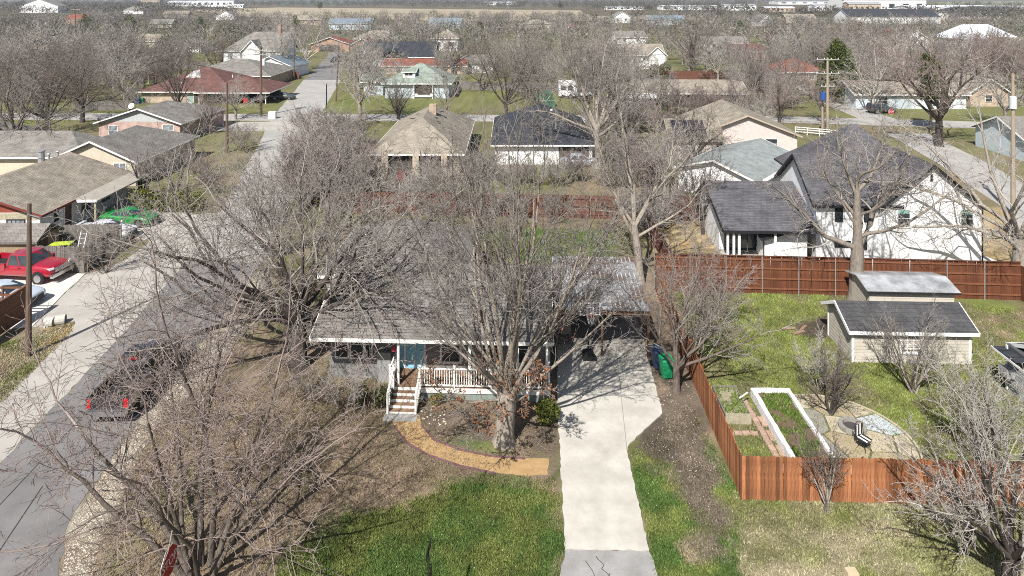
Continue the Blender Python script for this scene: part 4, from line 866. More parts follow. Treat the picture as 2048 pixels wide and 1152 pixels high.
window(fh, 'F', 2.3, 1.1, 1.15, .42, 6.4, 11, BLACK, GLASS, (2, 1), fw=.04); window(fh, 'F', 4.35, .95, .3, .5, 6.4, 11, BLACK, GLASS, (1, 1), fw=.04)
MB().box(9.22, -.29, 6.2, 9.42, -.255, 6.75).build('attic_vent', BLACK, fh); MB().box(8.4, -.29, 5.7, 8.65, -.255, 5.95).build('vent_box', BLACK, fh)
MB().tube([(12.98,-.33,4.2),(12.98,-.33,0)], .05, 6).build('downpipe', BLACK, fh); MB().tube([(-3.22,-.66,1.85),(-3.22,-.66,0)], .045, 6).build('downpipe', BLACK, fh)
window(fh, 'L', 3.2, 3.0, .7, 1.1, 5.5, 7.6, BLACK, GLASS, (1, 1), fw=.04, ox=.9)

# ------------------------------------------------------------------ left street houses
# L1: tan roof, ridge away from the camera
l1 = house('tan_roof_house', 'long tan shingled house with red gable boards left of the green sports car', (-49.8, 53.2), .02, 11.6, 12.4, 2.6, 1.95, 'y', 'gg', M('white_brick', (.68,.67,.64), (.58,.57,.54), 4, .85), R_TAN, M('red_gable_boards', (.28,.07,.04), (.19,.045,.03), 3, .8, stretch=(1,1,8)), .4, fmat=M('dark_red_trim', (.16,.04,.03)))
MB().box(0,-.02,2.05,11.6,.0,2.55).build('timber_band', RAWWOOD, l1); window(l1, 'F', 9.0, 1.0, 1.35, 1.0, 11.6, 12.4, BLACK, GREYGLASS, (4, 3)); window(l1, 'R', 1.7, 1.3, .5, .6, 11.6, 12.4, BLACK); door(l1, 'R', 3.0, .1, .9, 2.05, 11.6, 12.4, M('brown_door', (.1,.05,.03)))
window(l1, 'R', 5.2, .8, 1.4, 1.3, 11.6, 12.4, WHITE, GLASS, (2, 2)); window(l1, 'R', 8.2, .8, 1.4, 1.3, 11.6, 12.4, WHITE, GLASS, (2, 2))
mb = MB(); P = [(11.75,3.9,2.52),(13.75,3.9,2.3),(13.75,12.8,2.3),(11.75,12.8,2.52)]; P += [(a,b,c-.14) for a,b,c in P]; mb.add(P, [(0,1,2,3),(7,6,5,4),(0,4,5,1),(1,5,6,2),(2,6,7,3),(3,7,4,0)]).build('patio_roof', M('tan_panel', (.34,.31,.26),(.28,.255,.215),1.5), l1)
MB().box(11.75,3.86,2.2,13.78,3.9,2.42).build('patio_fascia', WHITE, l1)
for yk in (4.0, 8.2, 12.4): MB().box(13.5, yk, 0, 13.64, yk+.14, 2.2).build('patio_post', RAWWOOD, l1)
MB().box(11.7, 3.9, 0, 13.8, 12.8, .06).build('patio_slab', CONCRETE, l1)
MB().cyl(5.0, 9.8, 3.9, 5.3, .28, .28, 12).cyl(5.0, 9.8, 5.301, 5.4, .36, .36, 12).cyl(5,9.8,4.7,4.78,.33,.33,12).build('vent_stack', GALV, l1)
for (vx, vy) in ((4.9, 11.0), (5.1, 12.0)): MB().cyl(vx, vy, 4.1, 4.75, .1, .1, 8).cyl(vx, vy, 4.751, 4.85, .2, .15, 8).build('roof_vent', GALV, l1)
sd = house('wooden_shed', 'small weathered wooden shed with grey roof behind the red pickup', (-40.2, 49.5), 0, 4.5, 2.5, 1.9, .75, 'x', 'gg', M('shed_boards', (.33,.25,.16), (.22,.16,.10), 3, .9, stretch=(6,6,.5)), shingle('shed_roof', (.22,.2,.18), (.17,.155,.14), (.11,.1,.09), .4), DARKIN, .25, cat='shed', fmat=WEATHERED)
MB().box(4.52, .3, 0, 4.56, 1.2, 1.8).build('door', W_DARKBR, sd)
# things behind the weathered fence
o = empty('lime_table', (-34.4, 50.4), .2, 'lime green plastic table behind the weathered fence', 'table'); LIMEP = M('lime_plastic', (.42,.52,.05), rough=.5)
for k in range(4): MB().box(-.75+k*.0, -.4+k*.21, 1.2, .75, -.22+k*.21, 1.24).build('table_slat', LIMEP, o)
for x_, y_ in ((-.65,-.33),(.65,-.33),(-.65,.33),(.65,.33)): MB().box(x_-.04,y_-.04,0,x_+.04,y_+.04,1.195).build('leg', LIMEP, o)
o = empty('ladder', (-33.0, 50.2), .5, 'white ladder leaning behind the weathered fence', 'ladder')
for s_ in (-.2, .2): MB().bar((s_,0,0),(s_+.35,.7,1.95),.05,.08).build('side_rail', WHITE, o)
for k in range(6): t = (k+.5)/6; MB().bar((-.2+.35*t,.7*t,1.95*t),(.2+.35*t,.7*t,1.95*t),.04,.03).build('rung', WHITE, o)

l2 = house('cream_gable_house', 'cream gabled house with grey roof behind the tan roofed house', (-49.2, 70), 0, 9.3, 13, 2.75, 2.1, 'y', 'gh', W_CREAM, R_GREY, None, .45, wins=(('F', 7.0, .9, 1.2, 1.5, (2, 2)), ('F', 1.2, 1.2, .5, .6)), pane=GREYGLASS)
walls(l2, 12, 7, 2.75, W_CREAM, -12.01, 2.5, name='wing_wall'); roof_parts(l2, 14.0, 7, 2.78, 1.9, 'x', 'gh', .45, R_GREY, WHITE, W_CREAM, ox=-12.01, oy=2.5); MB().bar((.02,-.45,2.5),(.02,-.45,.1),.08,.08).build('downpipe', WHITE, l2)
house('grey_hip_house', 'grey roofed house cut by the left photo edge behind the cream house', (-72, 76), 0, 13, 10, 2.7, 2.3, 'x', 'hh', W_TANBR, R_GREY, oh=.5)
l3 = house('pink_brick_house', 'pink brick house with grey gable roof below the crossing', (-57.6, 92), -.05, 11.6, 12.5, 2.75, 1.9, 'y', 'gh', W_PINK, R_GREY, M('pale_gable', (.45,.46,.46), (.38,.39,.39), 3), .5, wins=(('F', 9.2, .9, 1.5, 1.4, (2, 2)), ('F', 1.5, .9, 1.2, 1.2)), pane=GREYGLASS)
MB().tube([(3.4,2.2,3.7),(3.4,2.2,4.5)], .04, 6).build('dish_mast', GALV, l3); MB().lathe([(.02,0),(.3,.06),(.42,.18)], 12).build('dish', GALV, l3, (3.4,2.1,4.5), (1.0,0,0))
l4 = house('brown_roof_house', 'low brick house with wide red brown hip roof and white vent gable', (-70.2, 125), 0, 17.2, 16, 2.55, 3.5, 'x', 'hh', W_TANBR, R_BROWN, None, .7)
walls(l4, 6.0, 1.0, 2.5, DARKIN, 16.9, 9, name='carport_back'); roof_parts(l4, 13, 12, 2.5, 2.1, 'x', 'hh', .6, R_BROWN, WHITE, ox=11.5, oy=-1.6)
MB().add([(6.3,4.1,4.35),(9.3,4.1,4.35),(7.8,4.1,5.6),(7.8,7.5,5.6)],[(0,1,2),(1,3,2),(0,2,3)]).build('vent_gable', WHITE, l4)
MB().box(8.6,-.05,0,11.2,-.02,2.45).build('painted_recess_shade', DARKIN, l4); door(l4, 'F', 8.9, .1, .95, 2.05, 17, 16, M('sage_door', (.25,.33,.30)), oy=-.06); MB().box(11.2,-.75,0,11.34,-.61,2.4).build('porch_post', WHITE, l4)  # thin dark panel paints the shade of the recessed entry onto the wall
window(l4, 'F', 12.6, .8, 2.1, 1.25, 17, 16, WHITE, M('teal_glass', (.05,.16,.16), rough=.08), (2, 1)); MB().box(14.6,-.6,0,17.2,-.03,2.4).build('painted_carport_shadow', DARKIN, l4); MB().box(23.9,-1.2,0,24.05,-1.05,2.4).build('carport_post', WHITE, l4)  # dark block stands in for the shadow under the carport roof
for (vx, vy, vz) in ((6.6, 2.2, 3.5), (15.4, 4.5, 4.6)): MB().cyl(vx, vy, vz-.3, vz+.25, .09, .09, 8).build('roof_vent', WHITE, l4)
house('grey_roof_house', 'grey hip roofed house behind the red brown roof', (-74, 147), 0, 20, 17, 2.75, 2.9, 'x', 'hh', W_TANBR, R_GREY, oh=.5, wins=(('F', 14, .9, 1.5, 1.3),))
house('blue_roof_house', 'small house with blue grey gable roof beside the power pole', (-66, 166), -.15, 11, 10, 3.1, 2.2, 'y', 'gg', W_WHITE, R_BLUE, oh=.5, wins=(('F', 6.5, 1, 1.2, 1.3),))
vi = house('white_victorian_house', 'white two storey house with steep grey roof and brick chimney', (-86.5, 198), 0, 17.5, 13, 4.4, 5.0, 'x', 'hg', W_WHITE, R_GREY, oh=.5, wins=(('F', 1.2, 1.6, 1.4, 1.8, (2, 2)), ('F', 5, 1.8, 1.1, 1.6, (2, 2)), ('F', 14, 1.3, 1.6, 2.6, (2, 2))), pane=GREYGLASS)
walls(vi, 5.5, 2.5, 4.3, W_WHITE, 6.5, -2.4, name='bay_wall'); roof_parts(vi, 5.5, 6.5, 4.35, 3.0, 'y', 'gg', .4, R_GREY, WHITE, W_WHITE, ox=6.5, oy=-2.4); MB().box(14.2,5.6,7,15.2,6.6,11.6).build('chimney', W_ORANGE, vi)
gg = house('brick_garage_house', 'orange brick house with two rust gables and dark garage openings', (-74, 243), 0, 14, 14, 3.0, 2.4, 'y', 'gh', W_ORANGE, R_RED, oh=.5); MB().box(3,-.06,0,10.5,-.02,2.5).build('garage_panel', DARKIN, gg)  # flat dark panel paints the unlit garage inside onto the brick
gg = house('brick_garage_house', 'orange brick house beside the twin garage at the far street end', (-58, 236), 0, 9, 14, 3.0, 2.4, 'y', 'gh', W_ORANGE, R_RED, oh=.5); MB().box(1.5,-.06,0,7.5,-.02,2.5).build('garage_panel', DARKIN, gg)  # again a dark panel for the shade inside the garage
house('tan_roof_cottage', 'tan hip roofed cottage behind the brick garages', (-66, 275), 0, 20, 12, 3, 3, 'x', 'hh', W_TANBR, R_TAN)
# centre
gh = house('green_roof_house', 'pale blue house with sage green hip roof and dormer', (-25.2, 131), 0, 12.6, 12, 3.35, 3.1, 'x', 'hh', W_BLUE, R_GREEN, oh=.7)
MB().box(5.8,-.04,.4,9.4,-.01,3.1).build('painted_recess_shade', DARKIN, gh); MB().box(5.8,-.3,.3,9.4,-.06,.95).build('porch_railing', W_WHITE, gh); MB().box(6.5,-.5,.9,8.9,-.31,2.6).build('porch_panel', DARKIN, gh)  # both dark panels paint the shade inside the open porch
for xk in (5.7, 9.4): MB().box(xk,-.5,0,xk+.18,-.3,3.1).build('porch_post', W_WHITE, gh)
walls(gh, 2.4, 2.0, 5.2, W_WHITE, 3.4, 1.2, z0=3.6, name='dormer_wall'); roof_parts(gh, 2.4, 4.4, 5.2, .5, 'x', 'gg', .3, R_GREEN, WHITE, W_WHITE, ox=3.4, oy=1.2); window(gh, 'F', 3.7, 4.35, 1.6, .65, 12, 12, WHITE, GLASS, (2, 1), oy=1.2)
walls(gh, 4, 4, 3.0, W_BLUE, -5.2, 4, name='wing_wall'); roof_parts(gh, 4.4, 4.4, 3.0, 1.2, 'x', 'gh', .4, R_GREEN, WHITE, W_BLUE, ox=-5.4, oy=3.8)
dk = house('black_roof_house', 'wide house with dark slate coloured gable roof behind the green roofed house', (-44, 193), 0, 21, 12, 2.9, 3.9, 'x', 'gg', W_WHITE, R_BLACK, oh=.5, wins=(('F', 17, 1, 1.2, 1.2),)); roof_parts(dk, 7, 8, 2.95, 2.0, 'y', 'gg', .5, R_BLACK, BLACK, DARKIN, ox=6, oy=-3); walls(dk, 6.4, 4, 2.9, W_TANBR, 6.3, -2.6, name='bay_wall')
house('red_roof_shed', 'long low outbuilding with rust red roof behind the green roofed house', (-34, 172), 0, 22, 6, 2.4, 1.4, 'x', 'gg', W_TANBR, R_RED, oh=.4, cat='shed')
th = house('tan_hip_house', 'large tan hip roofed house with stone pillared carport in the scrub', (-15.6, 75), 0, 9.6, 19, 2.75, 2.75, 'y', 'hh', W_TANBR, R_TAN, oh=.7)
MB().box(1.2,-.06,0,8.6,-.02,2.5).build('painted_carport_shade', DARKIN, th)  # dark sheet on the wall stands in for the shaded carport interior
for xk in (.9, 4.4, 7.6): MB().box(xk,-.75,0,xk+.7,-.1,2.4).build('stone_pillar', M('pillar_stone', (.5,.43,.33),(.38,.32,.24),4), th)
MB().box(5.0,9.5,5.0,5.9,10.2,6.3).build('chimney', W_TANBR, th); pr = random.Random(4)
for k in range(9): MB().box(0,0,0,.5,.22,.04).build('patch_shingle', R_BLACK, th, (4.9+pr.uniform(-2.4,2.2), 9+pr.uniform(-4,3), 5.15), (0,0,pr.uniform(0,3)))
for k, (px, py, s) in enumerate(((805, 362, .5), (847, 335, .35))):
    o = empty('gas_can', G2(px, py), 0, ['red toolbox standing in front of the pillared carport', 'small red can beside the stone pillar'][k], 'container'); m_ = M('red_plastic', (.5,.02,.02), rough=.4); MB().box(-s,-s*.6,0,s,s*.6,s*2).build('body', m_, o); MB().box(-s*.6,-.05,s*2.001,s*.6,.05,s*2.3).build('handle', m_, o)
dc = house('dark_hip_house', 'white walled house with dark blue grey hip roof in the centre', (-2.0, 79), 0, 11.6, 17, 2.75, 2.8, 'y', 'hh', W_WHITE, R_BLACK, oh=.6); MB().box(7.6,-.06,0,11.2,-.02,2.4).build('painted_carport_shade', DARKIN, dc)  # shade inside the carport painted as a dark panel on the wall
PSTUC = M('pink_stucco', (.58,.51,.47), (.50,.435,.40), 2)
so = house('solar_house', 'pinkish gabled house with black solar panels on its left wing', (23.6, 84), -.06, 12.4, 12, 2.75, 2.4, 'y', 'gg', PSTUC, R_TAN, None, .5, wins=(('F', 2, .9, 1.1, 1.2), ('F', 8.5, .9, 1.4, 1.2)), fmat=M('tan_trim', (.42,.34,.27)))
walls(so, 5.4, 7.0, 2.75, PSTUC, -3.8, -3.2, name='wing_wall'); roof_parts(so, 6.0, 7.0, 2.78, 1.75, 'x', 'gg', .4, R_TAN, MATS['tan_trim'], PSTUC, ox=-3.8, oy=-3.2)
ang = math.atan2(1.75, 3.5)
SOLAR = M('solar_cell', (.012,.014,.022), (.03,.03,.04), 3, .15)
for i_ in range(4):
    for j_ in range(2):
        pn = MB().box(0,0,0,.98,1.62,.05).build('solar_panel', SOLAR, so, (-3.5+i_*1.03, -3.15+j_*1.68*math.cos(ang), 2.92+j_*1.68*math.sin(ang)), (ang, 0, 0))
        MB().box(0,0,.051,.98,.03,.055).box(0,1.59,.051,.98,1.62,.055).box(0,.03,.051,.03,1.59,.055).box(.95,.03,.051,.98,1.59,.055).build('panel_frame', GALV, pn)
gm = house('metal_roof_house', 'low house with weathered grey metal roof beside the white farmhouse', (23.4, 63.6), .87, 12.5, 8.0, 2.5, 1.3, 'x', 'gg', W_WHITE, M('aged_metal_roof', (.30,.325,.31), (.20,.215,.205), 1.2, .55, metal=.1), oh=.5)
MB().box(-.5,-.85,2.2,13,-.51,2.3).build('white_gutter', WHITE, gm)
lr = house('long_ranch_house', 'long tan roofed ranch house with white metal carport behind the scrub', (18.5, 121), -.04, 24, 9, 2.8, 1.7, 'x', 'hg', W_TANBR, R_TAN, oh=.6)
MB().box(1.0,-5.0,2.3,8.0,-.62,2.45).build('carport_roof', WHITE, lr); MB().box(1,-.05,0,22,-.02,2.3).build('painted_porch_shade', DARKIN, lr)  # dark sheet along the front paints the shade under the porch
for xk in (1.2, 7.7): MB().box(xk,-4.9,0,xk+.12,-4.78,2.3).build('carport_post', WHITE, lr)
wg = house('white_garage', 'white building with tan roof and a row of small windows', (28.5, 185), 0, 14, 9, 4.1, 2.6, 'x', 'gg', W_WHITE, R_TAN, oh=.5, wins=[('F', 3+k*1.3, 2.4, .7, .6, (1, 1)) for k in range(5)]); roof_parts(wg, 5, 5, 4.15, 2.2, 'y', 'gg', .4, R_TAN, WHITE, W_WHITE, ox=9.4, oy=-1.5); walls(wg, 4.6, 2, 4.1, W_WHITE, 9.6, -1.3, name='bay_wall')
bw = house('pale_blue_long_house', 'long pale blue house with tan roof at the right far street', (62, 119), -.03, 19.5, 8, 2.85, 1.7, 'x', 'gg', M('ice_blue_siding', (.60,.66,.68), (.52,.58,.6), 2), R_TAN, oh=.6, wins=(('F', 4, .8, 1.6, 1.3), ('F', 12.5, .8, 2, 1.3)))
MB().box(6.5,-.05,0,10,-.02,2.4).build('garage_panel', M('garage_door_grey', (.4,.45,.47)), bw)
house('tan_gable_cottage', 'small tan gabled cottage right of the pale blue house', (84, 121), 0, 7, 9, 2.8, 2.4, 'y', 'gg', W_TANBR, R_TAN, oh=.5, wins=(('F', 2.8, .9, 1.2, 1.2),))
house('blue_wall_cottage', 'pale blue cottage wall cut by the right photo edge', (62.5, 80), 0, 8, 9, 2.8, 2.0, 'x', 'gg', W_BLUE, R_GREY, oh=.5)
# RV
rv = empty('travel_trailer', (9.3, 131), 0, 'white travel trailer parked between the bare trees', 'trailer'); MB().box(0,0,.5,3.3,2.4,3.2).box(.1,.1,3.2,3.2,2.3,3.35).build('body', W_WHITE, rv); window(rv, 'F', .5, 1.7, .8, .7, 3.3, 2.4, BLACK, GLASS, (1, 1)); window(rv, 'F', 1.9, 1.7, .8, .7, 3.3, 2.4, BLACK, GLASS, (1, 1))
for xk in (.9, 1.9): MB().lathe([(.1,-.1),(.38,-.1),(.38,.1),(.1,.1)], 12).build('wheel', RUBBER, rv, (xk, .1, .38), (math.pi/2, 0, 0))
MB().box(3.3,1.0,.5,4.6,1.3,.62).build('hitch', BLACK, rv)

# ------------------------------------------------------------------ far houses: (px of base centre, py of base, width m, depth, wall h, rise, axis, wall, roof, label)
FAR = [
 (378, 104, 11, 9, 3, 2, 'x', W_WHITE, R_GREY, 'white walled house among the trees at upper left'),
 (300, 96, 12, 9, 3, 2.4, 'x', W_CREAM, R_TAN, 'cream house half hidden in the upper left trees'),
 (75, 26, 46, 22, 9, 9, 'y', W_WHITE, R_GREY, 'large white gabled barn at the upper left skyline'),
 (60, 98, 26, 12, 3, 2, 'x', W_TANBR, R_TAN, 'long tan roofed house among the upper left trees'),
 (150, 48, 14, 12, 4, 3, 'x', W_ORANGE, R_RED, 'orange brick house far behind the upper left trees'),
 (320, 56, 13, 10, 3, 2.6, 'x', W_CREAM, R_GREY, 'pale house behind the upper left wood'),
 (268, 28, 26, 14, 5, 4, 'x', W_WHITE, R_GREY, 'pale grey gabled house near the upper left fields'),
 (450, 40, 16, 10, 4, 4, 'y', W_WHITE, R_GREY, 'white gabled house with grey roof near the bare field'),
 (350, 36, 22, 12, 4, 3, 'x', W_TANBR, R_TAN, 'tan house right of the pale gabled house at upper left'),
 (890, 102, 10, 10, 5, 3, 'y', W_WHITE, R_TAN, 'white two storey house behind the dark slate roof'),
 (955, 146, 8, 6, 3, 1.6, 'x', W_WHITE, R_GREY, 'small white shed near the orange fence'),
 (890, 58, 20, 10, 4, 3, 'x', W_BLUE, R_BLUE, 'blue grey house in the middle distance behind the centre trees'),
 (1075, 56, 18, 11, 3, 2.4, 'x', W_CREAM, R_TAN, 'cream house left of the far white cottage'),
 (1245, 46, 14, 10, 5, 4, 'y', W_WHITE, R_GREY, 'white gabled cottage near the brown strip of field'),
 (1330, 50, 26, 12, 4, 3, 'x', W_BLUE, R_BLUE, 'blue roofed house near the brown strip of field'),
 (1150, 70, 14, 10, 3, 2.4, 'x', W_TANBR, R_BROWN, 'brown roofed house among the centre trees'),
 (1265, 88, 13, 10, 3, 2.4, 'x', W_WHITE, R_GREY, 'white walled house left of the small windowed building'),
 (1490, 120, 12, 9, 3, 2, 'x', W_PINK, R_BROWN, 'brown roofed house hidden by the pinkish scrub'),
 (1605, 168, 11, 9, 3, 2.4, 'x', W_ORANGE, R_RED, 'rust roofed house left of the dark cedar'),
 (1535, 52, 12, 10, 4, 4, 'y', W_WHITE, R_GREY, 'white gable in the trees right of centre'),
 (1450, 100, 16, 9, 3, 2, 'x', W_WHITE, R_GREY, 'long white walled house behind the tall thin tree'),
 (1790, 88, 13, 10, 3.4, 3, 'x', W_PINK, R_BROWN, 'pinkish brick house in the trees above the pale blue house'),
 (1830, 98, 9, 9, 4, 3.4, 'y', W_WHITE, R_GREY, 'white steep gabled house above the pale blue house'),
 (1780, 130, 10, 8, 3, 2, 'x', W_WHITE, R_GREY, 'small white house behind the pale barked tree'),
 (1985, 96, 26, 14, 4, 5, 'x', W_WHITE, M('white_metal_roof', (.72,.76,.8), (.62,.66,.7), .2, .4), 'big hall with bright white metal roof at upper right'),
 (2040, 110, 12, 10, 3, 3, 'x', W_TANBR, R_TAN, 'tan roofed house beside the white hall at the right edge'),
 (1790, 47, 70, 26, 5, 6, 'x', W_WHITE, R_BLACK, 'very long dark roofed hall below the white works'),
 (2000, 36, 90, 30, 6, 5, 'x', W_WHITE, R_DARK, 'long dark roofed hall at the upper right edge'),
 (1600, 46, 22, 12, 4, 3, 'x', W_TANBR, R_TAN, 'tan house near the far ploughed strip'),
 (700, 60, 26, 12, 4, 3, 'x', W_BLUE, R_BLUE, 'blue roofed house above the brick garages'),
 (610, 50, 22, 12, 4, 3, 'x', W_TANBR, R_TAN, 'tan house left of the blue roofed house far up the street'),
]
for k, (px, py, w_, d_, wh_, ri, ax, wm, rm, lb) in enumerate(FAR):
    c = G2(px, py)
    house('far_house', lb, (c[0]-w_/2, c[1]), ((k*37) % 11-5)*.04, w_, d_, wh_, ri, ax, 'gg' if k % 3 else 'hh', wm, rm, oh=.5, wins=[('F', w_*t-.6, wh_*.35, 1.2, wh_*.35) for t in (.25, .7)], group='far houses among the trees', pane=GLASS)
WORKS = [(300, 12, 45, 14, 'tan works building on the left skyline'), (365, 12.5, 70, 10, 'white works hall on the left skyline, left of two'), (430, 13.5, 80, 13, 'white works hall on the left skyline, right of two'),
 (470, 16, 30, 6, 'low white shed beside the left works halls'), (1480, 21, 50, 8, 'white hall at the end of the ploughed strip'), (1380, 20, 90, 6, 'long low grey shed on the skyline right of centre'),
 (1670, 22, 60, 8, 'low white hall left of the big works'), (1770, 25, 110, 17, 'big white works block on the right skyline'), (1730, 27, 40, 12, 'tan works block in front of the big white works'),
 (1905, 31, 90, 9, 'long white hall right of the big works'), (2040, 33, 80, 9, 'white hall at the right end of the skyline'), (1560, 24, 40, 6, 'small tan building on the right skyline'), (1250, 20, 60, 5, 'row of pale sheds beyond the bare field'), (1000, 10, 90, 7, 'far pale shed row on the centre skyline'), (1620, 9, 180, 9, 'white sheds on the far slope')]
for k, (px, py, w_, h_, lb) in enumerate(WORKS):
    c = G2(px, py); o = empty('works_building', (c[0]-w_/2, c[1]), 0, lb, 'building', 'works buildings on the skyline'); m_ = W_TANBR if 'tan' in lb else W_WHITE
    walls(o, w_, w_*.4, h_, m_); roof_parts(o, w_, w_*.4, h_, h_*.25, 'x', 'gg', .6, M('white_metal_roof', (.72,.76,.8)) if k % 2 else R_METAL, None, m_)
    for j in range(6): MB().box(w_*(j+.3)/6, -.15, h_*.35, w_*(j+.7)/6, -.02, h_*.7).build('window', GLASS, o)
# far fences
picket_fence('rust_fence', 'rust coloured fence behind the dark slate roof', (-21, 188), (-8, 190), 2.2, CEDARFAR, stuff=True, pw=.3, rails=())
picket_fence('rust_fence', 'rust stained fence along the far street verge', G2(538, 156), G2(598, 158), 1.8, CEDARFAR, stuff=True, pw=.2, rails=())
picket_fence('far_grey_fence', 'grey fence right of the green roofed house', (-13, 143), (16, 140), 1.9, WEATHERED, stuff=True, pw=.25, rails=())
picket_fence('far_grey_fence', 'grey fence in the upper left gardens', G2(240, 135), G2(420, 138), 1.9, WEATHERED, stuff=True, pw=.3, rails=())
picket_fence('rust_fence', 'rust fence in the gardens left of the brown roof', G2(230, 160), G2(345, 158), 1.8, CEDARFAR, stuff=True, pw=.3, rails=())
picket_fence('far_grey_fence', 'grey fence left of the pink brick house', G2(150, 222), G2(260, 220), 1.7, WEATHERED, stuff=True, pw=.2, rails=())
picket_fence('rust_fence', 'bright rust fence among the trees behind the centre', (30, 160), (58, 162), 2.1, CEDARFAR, stuff=True, pw=.3, rails=())
bin_(G2(238, 362), .2, (.02,.07,.32), 'blue wheeled bin behind the tan roofed house'); bin_(G2(276, 208), 0, (.03,.06,.24), 'blue wheeled bin left of the brown roofed house'); bin_(G2(284, 207), .1, (.012,.2,.08), 'green wheeled bin left of the brown roofed house'); bin_(G2(536, 178), .1, (.03,.1,.35), 'blue wheeled bin beside the cars under the carport')
o = empty('garden_chair', G2(491, 209), .4, 'red plastic garden chair on the lawn of the brown roofed house', 'chair'); m_ = M('red_plastic', (.5,.02,.02), rough=.4)
MB().box(-.4,-.4,.4,.4,.4,.5).build('seat', m_, o); MB().box(-.4,.32,.5,.4,.42,1.2).build('backrest', m_, o)
for x_, y_ in ((-.35,-.35),(.35,-.35),(-.35,.35),(.35,.35)): MB().box(x_-.05,y_-.05,0,x_+.05,y_+.05,.4).build('leg', m_, o)
o = empty('tarp_cover', G2(1090, 215), 0, 'dark green tarpaulin covered stack behind the central tree', 'cover'); MB().add([(0,0,0),(4,0,0),(4,2.5,0),(0,2.5,0),(.6,.3,2.6),(3.4,.3,2.6),(3.2,2,2.9),(.6,2,2.8)],[(0,3,2,1),(4,5,6,7),(0,1,5,4),(1,2,6,5),(2,3,7,6),(3,0,4,7)]).build('tarpaulin', M('green_tarp', (.03,.10,.06),(.05,.13,.08),1,.5), o, (-2,0,0)); MB().tube([(-2,-.05,1.2),(2,-.05,1.2)], .03, 5).build('rope', WHITE, o)
# picket rail on the right (white) by the pale power pole
wf = empty('white_rail_fence', G2(1590, 268), -.5, 'white rail fence behind the metal roof house', 'fence')
for k in range(5): MB().box(k*1.6,-.05,0,k*1.6+.1,.05,1.1).build('post', WHITE, wf)
for z_ in (.4, .75, 1.05): MB().box(0,-.03,z_-.05,6.5,.03,z_+.05).build('rail', WHITE, wf)
# ------------------------------------------------------------------ vehicles
CARSPEC = {
 'coupe': dict(st=[(-2.4,.5,.86,.72),(-2.28,.3,1.0,.88),(-1.5,.2,1.05,.96),(-.4,.2,.98,.95),(.6,.2,.95,.94),(1.15,.2,.97,.95),(1.8,.2,.90,.95),(2.25,.22,.80,.88),(2.42,.36,.66,.74)], gh=(-1.75,-.8,.2,1.05), zr=1.37, wb=.82, wt=.6, axles=(-1.4,1.45), wr=.36, belt=.98),
 'sedan': dict(st=[(-2.35,.5,.9,.7),(-2.22,.32,1.0,.86),(-1.5,.22,1.03,.91),(-.4,.22,.98,.91),(.7,.22,.96,.91),(1.2,.22,.95,.9),(1.8,.22,.86,.88),(2.2,.25,.74,.82),(2.36,.36,.62,.66)], gh=(-1.75,-.95,.3,1.2), zr=1.46, wb=.8, wt=.6, axles=(-1.35,1.42), wr=.33, belt=.98),
 'suv': dict(st=[(-2.35,.55,1.1,.84),(-2.25,.35,1.15,.92),(-1.3,.28,1.12,.95),(0,.28,1.1,.95),(1.0,.28,1.1,.95),(1.7,.28,1.04,.93),(2.2,.32,.96,.86),(2.36,.45,.8,.72)], gh=(-2.28,-2.05,.35,1.05), zr=1.76, wb=.86, wt=.7, axles=(-1.4,1.45), wr=.37, belt=1.1),
 'pickup': dict(st=[(-2.92,.6,.86,.96),(-2.85,.45,.88,.99),(-1.8,.4,.88,1.0),(-.75,.4,.88,1.0),(-.7,.38,1.26,1.0),(.3,.38,1.26,1.0),(1.3,.38,1.3,1.0),(1.7,.38,1.28,1.0),(2.6,.4,1.2,.98),(2.88,.5,1.05,.92)], gh=(-.68,-.55,.75,1.45), zr=1.93, wb=.93, wt=.74, axles=(-1.75,1.85), wr=.41, belt=1.25),
}
def lerp(a, b, t): return tuple(a[i]+(b[i]-a[i])*t for i in range(3))
